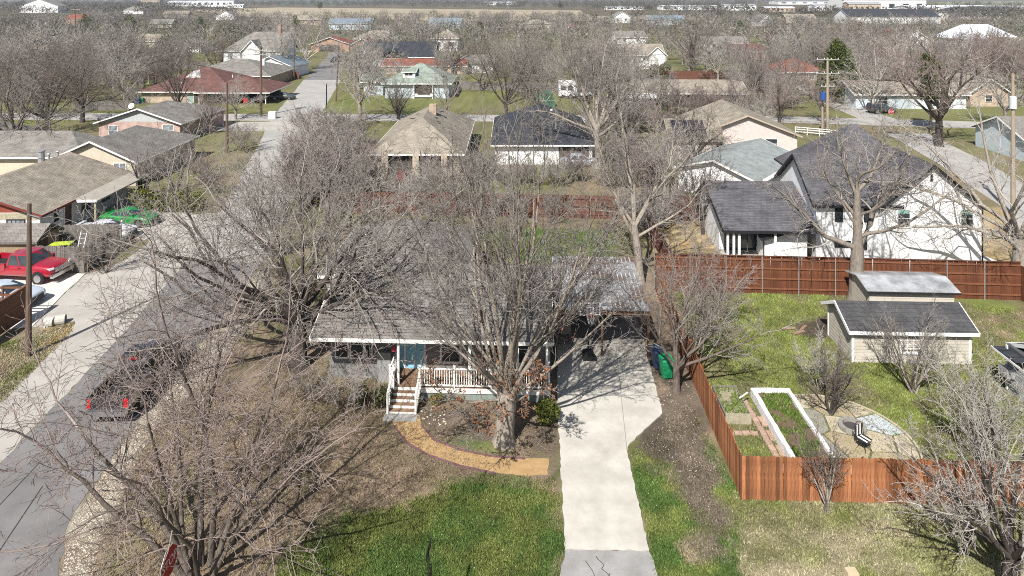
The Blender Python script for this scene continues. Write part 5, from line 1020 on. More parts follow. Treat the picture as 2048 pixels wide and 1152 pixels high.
def car(kind, paint, loc, rz, label, group=None, lod=False, name=None):
    s = CARSPEC[kind]; root = empty(name or {'pickup':'pickup_truck'}.get(kind, 'parked_car'), loc, rz, label, {'pickup':'truck'}.get(kind, 'car'), group)
    mb = MB(); rings = []
    for (x, zl, zb, w) in s['st']:
        h = zb-zl; half = [(.82*w, zl), (.97*w, zl+.18*h), (1.0*w, zl+.5*h), (.97*w, zl+.8*h), (.86*w, zb), (.45*w, zb+.025)]
        ring = [(x, y, z) for y, z in half] + [(x, 0, half[-1][1]+.01)] + [(x, -y, z) for y, z in half[::-1]]; rings.append(ring)
    n = len(rings[0]); P = [p for r_ in rings for p in r_]; fs = []
    for i in range(len(rings)-1):
        for k in range(n-1): fs.append((i*n+k, (i+1)*n+k, (i+1)*n+k+1, i*n+k+1))
        fs.append((i*n+n-1, (i+1)*n+n-1, (i+1)*n, i*n))
    fs += [tuple(range(n)), tuple(range((len(rings)-1)*n+n-1, (len(rings)-1)*n-1, -1))]; mb.add(P, fs)
    body = mb.build('body', paint, root, smooth=True)
    sub = body.modifiers.new('round', 'SUBSURF'); sub.levels = 1; sub.render_levels = 2 if not lod else 1
    # greenhouse
    a0, a1, a2, a3 = s['gh']; zb = s['belt']-.06; zr = s['zr']; wb, wt = s['wb'], s['wt']
    B = [(a0,-wb,zb),(a3,-wb,zb),(a3,wb,zb),(a0,wb,zb)]; T = [(a1,-wt,zr-.04),(a2,-wt,zr-.04),(a2,wt,zr-.04),(a1,wt,zr-.04)]; mx = (a1+a2)/2
    cabm = MB().add(B+T+[(mx,-wt*.98,zr),(mx,wt*.98,zr),(mx,0,zr+.02),(a1,0,zr-.01),(a2,0,zr-.01)], [(0,1,5,8,4),(3,7,9,6,2),(1,2,6,12,5),(3,0,4,11,7),(4,8,10,11),(8,5,12,10),(11,10,9,7),(10,12,6,9)])
    cabm.build('cabin', paint, root)
    def glass(q, nm, sh=.1):
        c = [sum(p[i] for p in q)/4 for i in range(3)]; q = [lerp(p, c, sh) for p in q]; u = Vector(q[1])-Vector(q[0]); v = Vector(q[3])-Vector(q[0]); nn = u.cross(v).normalized()
        if nn.dot(Vector(c)-Vector((mx,0,zb))) < 0: nn = -nn
        V = [Vector(p)+nn*.012 for p in q]+[Vector(p)-nn*.03 for p in q]
        MB().add(V, [(0,1,2,3),(7,6,5,4),(0,4,5,1),(1,5,6,2),(2,6,7,3),(3,7,4,0)]).build(nm, GLASS, root)
    glass([B[1],B[2],T[2],T[1]], 'windshield', .07); glass([B[3],B[0],T[0],T[3]], 'rear_window', .1)
    for sy, (b0, b1, t0, t1) in ((-1, (B[0],B[1],T[0],T[1])), (1, (B[3],B[2],T[3],T[2]))):
        bm0, tm0 = lerp(b0, b1, .5), lerp(t0, t1, .42); b1_ = lerp(b1, b0, .06); b0_ = lerp(b0, b1, .06)
        glass([b0_, bm0, tm0, t0], 'side_window', .12); glass([bm0, b1_, t1, tm0], 'side_window', .12)
    wr = s['wr']; W = s['st'][3][3]
    tm = MB().lathe([(wr*.6,-.11),(wr*.93,-.11),(wr,-.07),(wr,.07),(wr*.93,.11),(wr*.6,.11)], 20).mesh('tyre'); rm = MB()
    for k in range(5): a = k*1.2566; rm.bar((0,0,.118),(wr*.6*math.cos(a),wr*.6*math.sin(a),.118),.07,.02)
    rm.lathe([(wr*.55,.108),(wr*.66,.108),(wr*.66,.125),(wr*.56,.125)], 20); rm.cyl(0,0,.1,.13,.06,.06,8); rmm = rm.mesh('rim')
    arch = MB(); 
    for ax in s['axles']:
        for sy in (-1, 1):
            w_ = link('wheel', tm, RUBBER, root, (ax, sy*(W-.085), wr), (-sy*math.pi/2, 0, 0)); link('rim', rmm, STEEL, w_)
            MB().lathe([(wr*.3,0),(wr*1.17,0),(wr*1.17,.012),(wr*.3,.012)], 20).build('wheel_arch', BLACK, root, (ax, sy*(W-.012), wr+.02), (-sy*math.pi/2, 0, 0))
    xf = s['st'][-1][0]; zf = s['st'][-2][2]; xr = s['st'][0][0]; zrb = s['st'][1][2]; wf = s['st'][-1][3]
    HL = M('headlight', (.7,.72,.75), rough=.1, spec=.6); TL = M('tail_light', (.45,.01,.015), rough=.2)
    for sy in (-1, 1):
        MB().add([(xf-.16,sy*wf*1.08,zf-.22),(xf-.02,sy*wf*.72,zf-.2),(xf-.05,sy*wf*.72,zf-.08),(xf-.2,sy*wf*1.08,zf-.08),(xf-.3,sy*wf*.9,zf-.2),(xf-.3,sy*wf*.7,zf-.2),(xf-.3,sy*wf*.7,zf-.1),(xf-.35,sy*wf*.95,zf-.1)],[(0,1,2,3),(7,6,5,4),(0,4,5,1),(1,5,6,2),(2,6,7,3),(3,7,4,0)]).build('headlight', HL, root)
        if kind == 'pickup': MB().box(xr-.02, sy*.86-.1, .82, xr+.1, sy*.86+.1, 1.22).build('tail_light', TL, root)
        else: MB().box(xr+.0, sy*wf*.85-.16, zrb-.28, xr+.12, sy*wf*.85+.16, zrb-.12).build('tail_light', TL, root)
        MB().box(a3-.25, sy*(wb+.08)-.09, zb+.1, a3-.13, sy*(wb+.08)+.09, zb+.24).build('mirror', paint, root)
        for dx_ in (a3-1.05, a3-1.1-.85): MB().box(dx_-.1, sy*(W*.995)-.015, zb-.12, dx_+.1, sy*(W*.995)+.015, zb-.09).build('door_handle', BLACK if not lod else paint, root)
    if kind == 'pickup':
        MB().box(xf-.06,-.62,.78,xf+.03,.62,1.06).build('grille', M('chrome', (.55,.55,.57), rough=.15, metal=.9), root); MB().box(xf-.12,-.94,.45,xf+.1,.94,.68).build('front_bumper', MATS['chrome'], root); MB().box(xr-.14,-.93,.5,xr+.03,.93,.72).build('rear_bumper', MATS['chrome'], root)
        for sy in (-1, 1): MB().box(-2.9, sy*.93-.06, .8, -.72, sy*.93+.06, 1.3).build('bed_side', paint, root)
        MB().box(-2.93,-.76,.8,-2.86,.76,1.28).build('tailgate', paint, root); MB().box(-2.84,-.86,.89,-.73,.86,.93).build('bed_liner', RUBBER, root); MB().box(-.7,-.18,1.87,-.58,.18,1.92).build('brake_light', TL, root)
    else:
        MB().box(xf-.1,-wf*.62,zf-.36,xf+.015,wf*.62,zf-.17).build('grille', BLACK, root); MB().box(xf-.2,-wf*.8,.26,xf-.0,wf*.8,.4).build('front_bumper', BLACK, root)
    if kind == 'coupe': MB().box(xr+.02,-.75,1.1,xr+.3,.75,1.13).box(xr+.1,-.6,1.0,xr+.18,-.52,1.11).box(xr+.1,.52,1.0,xr+.18,.6,1.11).build('spoiler', paint, root)
    return root
def paint(nm, c): return M('paint_'+nm, c, rough=.28, coat=1.0, spec=.5)
def yaw_along(dx, dy): return math.atan2(dy, dx)
RED = paint('red', (.30,.007,.022)); GRN = paint('green', (.006,.21,.038)); WHT = paint('white', (.68,.68,.7)); SIL = paint('silver', (.46,.52,.58)); BLK = paint('black', (.012,.013,.016)); DGR = paint('dark_grey', (.045,.05,.055)); NAV = paint('navy', (.015,.025,.06))
car('pickup', RED, (-34.75, 47.15), -.12, 'bright red pickup truck parked nose out beside the weathered fence')
car('coupe', SIL, (-33.25, 43.1), -.06, 'silver blue car parked in front of the red pickup')
gcar = car('coupe', GRN, (-33.75, 58.3), -.10, 'bright green sports car with black stripes by the hedge')
for sy in (-.3, .3): MB().box(1.05, sy-.13, .985, 2.2, sy+.13, 1.0).build('stripe', BLACK, gcar, (0,0,-.02), (0,.10,0))
MB().box(-1.2,.95,.2,.3,.97,.3).build('sill', BLACK, gcar)
car('coupe', WHT, (-33.9, 55.0), -.04, 'white sports car behind the weathered fence, beside the green one')
car('pickup', BLK, (-19.0, 33.75), math.pi/2+.03, 'black pickup truck parked on the asphalt street behind the front tree')
car('sedan', DGR, G2(566, 199), .05, 'dark grey sedan parked beside the crossing', lod=True); car('suv', NAV, G2(508, 196), -.3, 'dark blue car in the carport of the brown roofed house', lod=True); car('sedan', WHT, G2(533, 190), .2, 'white car between the dark cars at the carport', lod=True)
car('sedan', WHT, G2(643, 102.5), -1.6, 'white car in the dark brick garage up the far street', lod=True)
car('suv', WHT, G2(1258, 222), -1.5, 'white van parked before the long ranch house', lod=True); car('suv', WHT, G2(1548, 164), .1, 'white car parked by the right trees', lod=True); car('sedan', WHT, G2(1440, 176), .1, 'white car half hidden behind the pinkish scrub', lod=True)
car('suv', DGR, G2(1762, 226), .1, 'dark car at the right street by the pale blue house', lod=True); car('sedan', SIL, G2(1160, 332), .15, 'silver car beside the dark hip roofed house', lod=True); car('suv', DGR, G2(672, 124), -1.8, 'dark car driving up the far street', lod=True); car('pickup', WHT, G2(1158, 196), 0, 'white pickup beside the travel trailer', lod=True); car('suv', NAV, G2(640, 362), 1.2, 'dark blue car hidden in the scrub beside the street', lod=True)
# ------------------------------------------------------------------ bare trees
def norm3(v):
    l = math.sqrt(v[0]*v[0]+v[1]*v[1]+v[2]*v[2]) or 1; return (v[0]/l, v[1]/l, v[2]/l)
def perp_frame(d):
    a = (0., 0., 1.) if abs(d[2]) < .9 else (1., 0., 0.)
    u = norm3((d[1]*a[2]-d[2]*a[1], d[2]*a[0]-d[0]*a[2], d[0]*a[1]-d[1]*a[0])); w = (d[1]*u[2]-d[2]*u[1], d[2]*u[0]-d[0]*u[2], d[0]*u[1]-d[1]*u[0]); return u, w
class Tree:
    """stems: list of (start, azimuth deg, elevation deg, length, radius) for the level-1 limbs; deeper levels grow by rule"""
    def __init__(s, seed, kids=(7, 6, 5, 4), ratio=(.55, .5, .48, .45), ang=(42, 40, 42, 45), gn=(.10, .16, .20, .24, .28), trop=(.02, .05, .04, .02, .0), seg=(7, 6, 4, 3, 2), rr=(.5, .5, .55, .6), rmin=.006, sides=(8, 6, 4, 3, 3), start=(.25, .2, .15, .1), zmin=.8, maxlvl=4):
        s.r = random.Random(seed); s.b = []; s.__dict__.update(dict(kids=kids, ratio=ratio, ang=ang, gn=gn, trop=trop, seg=seg, rr=rr, rmin=rmin, sides=sides, start=start, zmin=zmin, maxlvl=maxlvl))
    def grow(s, p, d, L, r, lvl, tip=.35):
        R = s.r; n = s.seg[lvl]; g = s.gn[lvl]; t = s.trop[lvl]; pts = [p]; dirs = [d]; st = L/n
        for k in range(n):
            d = norm3((d[0]+R.gauss(0, g), d[1]+R.gauss(0, g), d[2]+R.gauss(0, g)+t)); 
            if p[2] < s.zmin and d[2] < .05: d = norm3((d[0], d[1], .12))
            p = (p[0]+d[0]*st, p[1]+d[1]*st, p[2]+d[2]*st); pts.append(p); dirs.append(d)
        re = max(s.rmin, r*tip); rad = [max(s.rmin, r+(re-r)*(k/n)) for k in range(n+1)]; s.b.append((lvl, pts, rad))
        if lvl >= s.maxlvl: return
        nk = s.kids[lvl-1] if lvl > 0 else 0; nk = max(1, int(nk*R.uniform(.8, 1.25)+.5)); ph = R.uniform(0, 6.28); s0 = s.start[lvl-1]
        for j in range(nk):
            f = s0+(1-s0)*((j+R.uniform(.1, .9))/nk); fi = min(n-1e-4, f*n); i = int(fi); q = fi-i; a, b = pts[i], pts[i+1]
            pp = (a[0]+(b[0]-a[0])*q, a[1]+(b[1]-a[1])*q, a[2]+(b[2]-a[2])*q); dd = dirs[i+1]; u, w = perp_frame(dd); ph += 2.4+R.uniform(-.5, .5); an = math.radians(s.ang[lvl-1]*R.uniform(.65, 1.3)); ca, sa = math.cos(an), math.sin(an); cp, sp = math.cos(ph), math.sin(ph)
            nd = norm3(tuple(dd[c]*ca+(u[c]*cp+w[c]*sp)*sa for c in range(3)))
            rc = max(s.rmin, (rad[i]+(rad[i+1]-rad[i])*q)*s.rr[lvl-1]*R.uniform(.75, 1.1)); s.grow(pp, nd, L*s.ratio[lvl-1]*R.uniform(.6, 1.2)*(1.15-.55*f), rc, lvl+1)
        # leader carries on as a thinner branch
        s.grow(pts[-1], dirs[-1], L*s.ratio[lvl-1]*.8, re, lvl+1)
    def limb(s, p, az, el, L, r, lvl=1, tip=.3):
        az = math.radians(az); el = math.radians(el); s.grow(p, (math.cos(az)*math.cos(el), math.sin(az)*math.cos(el), math.sin(el)), L, r, lvl, tip)
    def raw(s, pts, rad, lvl=0): s.b.append((lvl, [tuple(p) for p in pts], list(rad)))
    def meshes(s, split=2, names=('trunk', 'crown')):
        out = []
        for nm, sel in ((names[0], lambda l: l < split), (names[1], lambda l: l >= split)):
            grp = {}
            for lvl, pts, rad in s.b:
                if sel(lvl): grp.setdefault((len(pts), s.sides[lvl]), []).append((pts, rad))
            Vs, Fs, off = [], [], 0
            for (n, k), lst in grp.items():
                P = np.array([a for a, _ in lst]); Rr = np.array([b for _, b in lst]); T = np.gradient(P, axis=1); T /= np.linalg.norm(T, axis=2, keepdims=True)+1e-9
                ref = np.where(np.abs(T[..., 2:3]) < .9, np.array([0, 0, 1.]), np.array([1., 0, 0])); U = np.cross(T, ref); U /= np.linalg.norm(U, axis=2, keepdims=True)+1e-9; W = np.cross(T, U)
                a = np.arange(k)*2*np.pi/k; V = P[:, :, None, :]+Rr[:, :, None, None]*(np.cos(a)[None, None, :, None]*U[:, :, None, :]+np.sin(a)[None, None, :, None]*W[:, :, None, :])
                B = len(lst); idx = (np.arange(B*n*k)).reshape(B, n, k)+off; nx2 = np.roll(idx, -1, axis=2)
                Fs.append(np.stack([idx[:, :-1], nx2[:, :-1], nx2[:, 1:], idx[:, 1:]], -1).reshape(-1, 4)); Vs.append(V.reshape(-1, 3)); off += B*n*k
            me = quick_mesh(nm, np.concatenate(Vs), Fs) if Vs else None
            if me: me.polygons.foreach_set('use_smooth', [True]*len(me.polygons))
            out.append(me)
        return out
BARK = M('bark_grey_brown', (.17,.14,.115), (.085,.068,.055), 5, .95, .6, 14, stretch=(3,3,.8))
BARKPALE = M('bark_pale', (.33,.29,.24), (.20,.17,.14), 4, .9, .4, 12, stretch=(3,3,.8))
BARKDARK = M('bark_dark', (.085,.07,.06), (.045,.037,.032), 5, .95, .6, 14, stretch=(3,3,.8))
SYC = M('bark_sycamore', (.50,.46,.40), (.33,.29,.24), 2, .85)
TWIG = M('twig_grey_brown', (.30,.27,.24), (.16,.142,.125), 1.3, .9, rnd=.14)
TWIGPALE = M('twig_pale', (.42,.39,.35), (.26,.235,.21), 1.3, .9, rnd=.14)
TWIGRED = M('twig_reddish', (.30,.24,.215), (.18,.143,.127), 1.3, .9, rnd=.14)
TWIGDARK = M('twig_dark', (.20,.165,.14), (.11,.09,.075), 1.3, .9, rnd=.14)
def plant(T, loc, label, bark, twig, rz=0, sc=1, name='bare_tree', cat='tree', group=None, split=2):
    o = empty(name, loc, rz, label, cat, group); o.scale = (sc, sc, sc); a, b = T.meshes(split)
    if a: link('trunk', a, bark, o)
    if b: link('crown', b, twig, o)
    return o
def flare(T, h, r0, r1, lean=(0, 0), n=5):
    T.raw([(lean[0]*(k/n)**1.5, lean[1]*(k/n)**1.5, -.1+(h+.1)*k/n) for k in range(n+1)], [r0*(1.35 if k == 0 else 1)+(r1-r0)*(k/n) for k in range(n+1)])

# front oak-like tree left of the porch: wide, low left limbs
T = Tree(11, kids=(7, 6, 4, 2), ratio=(.52, .52, .52, .5), ang=(44, 42, 44, 46), gn=(.1, .17, .19, .2, .2, .22), trop=(0, .02, .02, .0, 0, 0), seg=(7, 8, 5, 3, 2, 2), sides=(8, 6, 4, 3, 3, 3), maxlvl=5, rmin=.0095); flare(T, 2.6, .46, .4)
for az, el, L, z in ((178, 12, 11.0, 2.2), (160, 24, 10.8, 2.5), (190, 24, 10.5, 2.5), (150, 40, 10, 2.5), (5, 38, 9.5, 2.5), (25, 22, 8, 2.3), (345, 25, 8, 2.3), (205, 24, 8.8, 2.4), (135, 42, 9, 2.5), (235, 40, 7.5, 2.5), (95, 45, 8.5, 2.6), (60, 44, 7.5, 2.6), (15, 50, 8, 2.5), (325, 42, 6.5, 2.4), (285, 48, 6.5, 2.6), (150, 55, 8, 2.6), (30, 60, 7.2, 2.6), (190, 44, 9, 2.6), (110, 70, 7.6, 2.6)): T.limb((0, 0, z), az, el, L, .17 if el < 60 else .14)
plant(T, G2(598, 735), 'wide spreading bare tree left of the porch, its low limbs reaching over the street', BARKDARK, TWIG)
# vase-shaped tree before the porch
T = Tree(23, kids=(6, 5, 3, 2), ratio=(.5, .48, .48, .48), ang=(26, 32, 38, 42), gn=(.06, .08, .13, .18, .22, .25), trop=(0, .05, .05, .03, 0, 0), seg=(7, 6, 4, 3, 2, 2), sides=(8, 6, 4, 3, 3, 3), maxlvl=5, rmin=.0088); flare(T, 2.3, .44, .46, (.15, .1))
for k in range(24):
    az = k*137.5; el = (44, 58, 70, 80)[k % 4]+(k*7 % 9)-4; T.limb((.15+.2*math.cos(k*2.4), .1+.2*math.sin(k*2.4), 2.0+.3*(k % 3)), az, el, (6.6, 8.2, 9.2, 9.8)[k % 4]*.92, (.085, .10, .115, .125)[k % 4])
for az in (200, 250, 300): T.limb((.15, .1, 1.9), az, 12, 3.6, .06)
pecan = plant(T, G2(1008, 884), 'tall fan shaped bare tree with fluted trunk in front of the porch', BARKPALE, TWIG)
r = np.random.default_rng(4); n = 1500; bp_ = np.array([q for l_, p_, _ in T.b if l_ >= 3 for q in p_ if 1.6 < q[2] < 5.2 and math.hypot(q[0], q[1]) < 3.6]); hubs = bp_[r.integers(0, len(bp_), 60)]; near_ = np.argmin(((bp_[r.integers(0, len(bp_), n)][:, None]-hubs[None])**2).sum(-1), 1); cc = bp_[np.argmin(((hubs[near_]+r.normal(0, .3, (n, 3)))[:, None]-bp_[None, ::7])**2 @ np.ones(3), 1)*7]+r.normal(0, .04, (n, 3)); V = cc[:, None, :]+r.normal(0, .036, (n, 4, 3)); me = quick_mesh('leaves', V.reshape(-1, 3), [np.arange(n*4).reshape(-1, 4)]); set_cols(me, np.repeat(np.array((.27,.115,.055))*r.uniform(.4, 1.4, (n, 1)), 4, 0)); tag(link('leaves', me, BLADE, pecan), kind='stuff')
# multi-stem tree at the front left
T = Tree(37, kids=(7, 5, 5, 2), ratio=(.72, .54, .52, .5), ang=(52, 44, 44, 46), gn=(.1, .09, .15, .2, .24, .26), trop=(0, .0, .0, .0, -.02, 0), seg=(7, 6, 5, 3, 2, 2), sides=(8, 6, 4, 3, 3, 3), maxlvl=5, rmin=.0078, start=(.35, .15, .1, .1))
for k, (az, el, L, dx, dy) in enumerate(((170, 66, 5.8, -.35, 0), (120, 76, 6.2, -.1, .3), (20, 70, 5.6, .4, .1), (75, 84, 7.0, .2, .35), (170, 50, 5.2, -.5, -.1), (280, 74, 5.2, .1, -.3), (200, 80, 6.2, -.2, -.2), (340, 62, 5.2, .5, -.2), (140, 58, 5.6, -.5, .2))): T.limb((dx, dy, -.05), az, el, L*1.12, .12 if k < 5 else .09, tip=.4)
plant(T, G2(400, 1146), 'multi stemmed bare tree at the front corner beside the stop sign', BARK, TWIGRED)
# bottom right tree
T = Tree(41, kids=(7, 5, 4, 2), ratio=(.54, .52, .5, .46), ang=(40, 42, 44, 46), gn=(.1, .12, .17, .2, .24, .26), trop=(0, .03, .02, .0, 0, 0), seg=(7, 6, 4, 3, 2, 2), sides=(8, 6, 4, 3, 3, 3), maxlvl=5, rmin=.0075); flare(T, 1.5, .28, .24, (.1, 0))
for az, el, L in ((165, 22, 3.2), (150, 48, 3.6), (200, 40, 3.2), (110, 60, 4.2), (60, 55, 4.2), (20, 40, 4.5), (320, 45, 4), (260, 55, 3.5), (90, 80, 4.6), (185, 65, 4.0)): T.limb((.1, 0, 1.4), az, el, L, .11)
plant(T, (16.5, 21.9), 'pale twigged bare tree at the bottom right corner before the cedar fence', BARKDARK, TWIGPALE)
# tree right of the driveway
T = Tree(43, kids=(6, 6, 5, 4), ratio=(.5, .5, .46, .42), ang=(36, 40, 44, 46), gn=(.1, .14, .2, .25, .28), trop=(0, .04, .02, .0, 0), rmin=.0075); flare(T, 1.2, .2, .17)
for az, el, L in ((20, 48, 5), (70, 70, 6.2), (150, 66, 5.2), (200, 60, 4.6), (300, 55, 4.5), (345, 35, 4.6), (110, 82, 6.5), (40, 25, 4)): T.limb((0, 0, 1.1), az, el, L, .09)
plant(T, G2(1353, 782), 'bare tree by the bins between driveway and cedar fence', BARK, TWIG)
# tall sparse tree behind the carport
T = Tree(47, kids=(8, 7, 6, 4), ratio=(.46, .48, .46, .42), ang=(36, 40, 44, 46), gn=(.1, .12, .2, .25, .28), trop=(0, .06, .02, .0, 0), rmin=.009); flare(T, 4.0, .3, .24, (-.4, .2))
for az, el, L, z in ((170, 62, 8, 3.9), (120, 75, 8.6, 3.9), (30, 60, 7.5, 3.9), (330, 62, 7, 3.7), (80, 84, 8.6, 3.9), (210, 50, 6, 3.2), (350, 40, 5.5, 3.0)): T.limb((-.4, .2, z), az, el, L, .13)
plant(T, (9.0, 46.3), 'tall bare tree rising behind the rusty carport roof', BARKPALE, TWIG)
# big gnarled tree before the farmhouse
T = Tree(53, kids=(7, 6, 6, 4), ratio=(.5, .5, .46, .44), ang=(46, 46, 46, 48), gn=(.1, .2, .24, .26, .28), trop=(0, .03, .02, .0, 0), rmin=.009, seg=(7, 8, 5, 3, 2)); flare(T, 3.6, .46, .4, (.15, 0))
T.raw([(.15,0,3.4),(.2,.1,4.6),(.1,.0,6.2),(.2,.1,7.4)], [.36,.28,.24,.18], 0)
for az, el, L, z, rr in ((165, 42, 6.2, 3.5, .2), (15, 38, 7.5, 3.4, .22), (150, 62, 4.5, 6.8, .13), (30, 55, 5, 7.2, .14), (90, 70, 4.2, 7.3, .12), (340, 22, 6.5, 4.2, .13), (185, 15, 5, 5.0, .1), (300, 40, 5, 5.6, .1), (60, 40, 6.5, 4.4, .14), (120, 35, 5.5, 5.4, .12)): T.limb((.17, .05, z), az, el, L, rr)
plant(T, (22.55, 43.35), 'large gnarled bare tree in front of the white farmhouse', M('bark_mid', (.25,.215,.175), (.14,.12,.10), 4, .92, .5, 12, stretch=(3,3,.8)), TWIG)
# right edge tree
T = Tree(59, kids=(7, 6, 6, 4), ratio=(.5, .5, .46, .44), ang=(44, 46, 46, 48), gn=(.1, .18, .24, .26, .28), trop=(0, .03, .02, .0, 0), rmin=.009); flare(T, 3.5, .42, .36)
for az, el, L, z in ((175, 35, 8, 3.4), (160, 55, 9, 3.4), (190, 68, 8.5, 3.4), (90, 72, 9, 3.4), (30, 50, 8, 3.4), (200, 30, 5.5, 2.6), (145, 22, 6.5, 3.0), (330, 55, 7, 3.4)): T.limb((0, 0, z), az, el, L, .17)
plant(T, (34.8, 45.3), 'large bare tree at the right photo edge behind the long fence', BARKPALE, TWIGPALE)
# crape myrtle at the cedar fence, small trees in the neighbour yard
def multistem(seed, n, h, spread, r, kids=(5, 5, 4), zf=.35, rmin=.006, lv=4, gn=.12):
    T = Tree(seed, kids=kids+(3,), ratio=(.5, .48, .46, .42), ang=(28, 34, 40, 44), gn=(.08, gn*.6, gn, .2, .25), trop=(0, .05, .03, .0, 0), rmin=rmin, start=(zf, .2, .15, .1), maxlvl=lv); R_ = random.Random(seed)
    for k in range(n): T.limb((R_.uniform(-.12, .12), R_.uniform(-.12, .12), -.05), k*360/n+R_.uniform(-20, 20), 90-spread*R_.uniform(.35, 1.15), h*.68*R_.uniform(.85, 1.15), r*R_.uniform(.7, 1.1), tip=.4)
    return T
plant(multistem(61, 8, 3.3, 28, .05, kids=(5, 5, 4)), G2(1655, 1022), 'multi stemmed leafless shrub in front of the cedar fence', BARKPALE, TWIGDARK, name='bare_shrub', cat='shrub')
plant(multistem(62, 7, 4.4, 40, .075, kids=(8, 7, 5)), G2(1826, 784), 'multi stemmed bare tree before the white shed window', BARKPALE, TWIG)
plant(multistem(63, 6, 3.4, 36, .06, kids=(8, 7, 5)), (15.3, 31.6), 'dark stemmed bare shrub beside the fire pit', BARKDARK, TWIGDARK, name='bare_shrub', cat='shrub')
plant(multistem(64, 6, 2.8, 36, .03, kids=(8, 7, 5)), G2(1640, 780), 'pale thin twigged shrub behind the white edged bed', BARKPALE, TWIGPALE, name='bare_shrub', cat='shrub')
plant(multistem(65, 9, 4.2, 48, .04, kids=(8, 7, 5)), G2(1400, 716), 'tangled bare shrub leaning over the cedar side fence', BARK, TWIGRED, name='bare_shrub', cat='shrub')
plant(multistem(66, 9, 4.6, 48, .04, kids=(8, 7, 5)), G2(1420, 640), 'reddish bare thicket at the yard side of the cedar fence', BARK, TWIGRED, name='bare_shrub', cat='shrub')
plant(multistem(67, 8, 3.6, 50, .045, kids=(8, 7, 5)), G2(212, 546), 'bare twiggy shrub at the end of the weathered fence', BARK, TWIG, name='bare_shrub', cat='shrub')
plant(multistem(68, 5, 6.0, 26, .10, kids=(7, 5, 4)), G2(286, 398), 'small upright bare tree behind the hedge, left of two', BARKDARK, TWIG); plant(multistem(69, 4, 6.3, 26, .11, kids=(7, 5, 4)), G2(352, 392), 'small upright bare tree behind the hedge, right of two', BARKDARK, TWIG)
plant(multistem(70, 9, 2.4, 55, .02, kids=(6, 5, 3)), G2(690, 815), 'low grey twiggy shrub under the windows left of the steps', BARK, TWIGPALE, name='bare_shrub', cat='shrub'); plant(multistem(71, 9, 2.0, 55, .02, kids=(6, 5, 3)), G2(610, 800), 'low bare shrub at the left corner of the porch house', BARK, TWIG, name='bare_shrub', cat='shrub')
plant(multistem(83, 12, 4.6, 30, .035, kids=(7, 6, 4), rmin=.008), (20.2, 28.4), 'upright pale greenish twigged shrub inside the yard at the right edge', BARKPALE, M('twig_greenish', (.36,.36,.27), (.22,.22,.16), 1.3, .9), name='bare_shrub', cat='shrub')
# tall central tree beyond the dark hip roof
T = Tree(73, kids=(8, 7, 6, 3), ratio=(.5, .5, .46, .42), ang=(42, 42, 44, 46), gn=(.1, .16, .2, .25, .28), trop=(0, .04, .02, .0, 0), rmin=.014); flare(T, 4.5, .42, .34, (-.3, 0))
for az, el, L, z in ((175, 30, 7.5, 4.2), (200, 60, 9, 4.4), (120, 70, 9.5, 4.5), (60, 75, 10, 4.5), (10, 40, 8, 4.0), (330, 60, 8.5, 4.3), (350, 20, 7, 3.6), (150, 55, 9, 4.5), (90, 85, 10.5, 4.5), (30, 60, 9, 4.5)): T.limb((-.3, 0, z), az, el, L, .2)
plant(T, (10.2, 77.5), 'tall pale branched bare tree in front of the dark hip roof', BARKPALE, TWIG)
# big spreading trees beyond the right street
T = Tree(79, kids=(7, 6, 5, 3), ratio=(.5, .5, .46, .42), ang=(44, 44, 44, 46), gn=(.1, .18, .22, .25, .28), trop=(0, .03, .02, .0, 0), rmin=.016); flare(T, 3.5, .5, .42)
for az, el, L in ((170, 35, 9), (190, 55, 10), (140, 65, 11), (80, 75, 11.5), (20, 55, 10.5), (350, 35, 9), (310, 50, 9), (240, 50, 9)): T.limb((0, 0, 3.4), az, el, L, .24)
plant(T, G2(1878, 292), 'dark spreading bare tree beside the right far street', BARKDARK, TWIGRED)

# ---- shared variants for repeats
def variant(kind, seed, rmin):
    if kind == 'scrub': return multistem(seed, 9, 5.4, 38, .05, kids=(6, 6, 4), rmin=rmin, lv=4, gn=.14)
    if kind == 'round':
        T = Tree(seed, kids=(7, 6, 4, 3), ratio=(.52, .5, .46, .42), ang=(44, 44, 46, 46), gn=(.1, .15, .2, .25, .28), trop=(0, .03, .02, .0, 0), rmin=rmin, sides=(6, 5, 3, 3, 3), seg=(5, 5, 3, 2, 2)); flare(T, 2.4, .34, .28); R_ = random.Random(seed)
        for k in range(9): T.limb((0, 0, 2.2+R_.uniform(0, .4)), k*137.5, R_.choice((30, 45, 60, 75)), R_.uniform(5.2, 7.4), .14)
        return T
    if kind == 'vase':
        T = Tree(seed, kids=(6, 5, 4, 3), ratio=(.5, .48, .46, .42), ang=(30, 36, 42, 46), gn=(.1, .1, .18, .25, .28), trop=(0, .05, .04, .0, 0), rmin=rmin, sides=(6, 5, 3, 3, 3), seg=(5, 5, 3, 2, 2)); flare(T, 2.0, .28, .24); R_ = random.Random(seed)
        for k in range(9): T.limb((0, 0, 1.9), k*137.5, R_.uniform(48, 84), R_.uniform(5.5, 7.6), .12)
        return T
    T = Tree(seed, kids=(6, 5, 3), ratio=(.52, .5, .46), ang=(46, 46, 48), gn=(.1, .16, .22, .28), trop=(0, .03, .02, 0), rmin=rmin, sides=(5, 4, 3, 3), seg=(3, 4, 3, 2), rr=(.5, .5, .6), start=(.2, .15, .1), maxlvl=3); flare(T, 2.2, .34, .28, n=3); R_ = random.Random(seed)
    for k in range(8): T.limb((0, 0, 2.1), k*137.5, R_.choice((25, 40, 55, 75)), R_.uniform(5.0, 7.0), .15)
    return T
VAR = {}
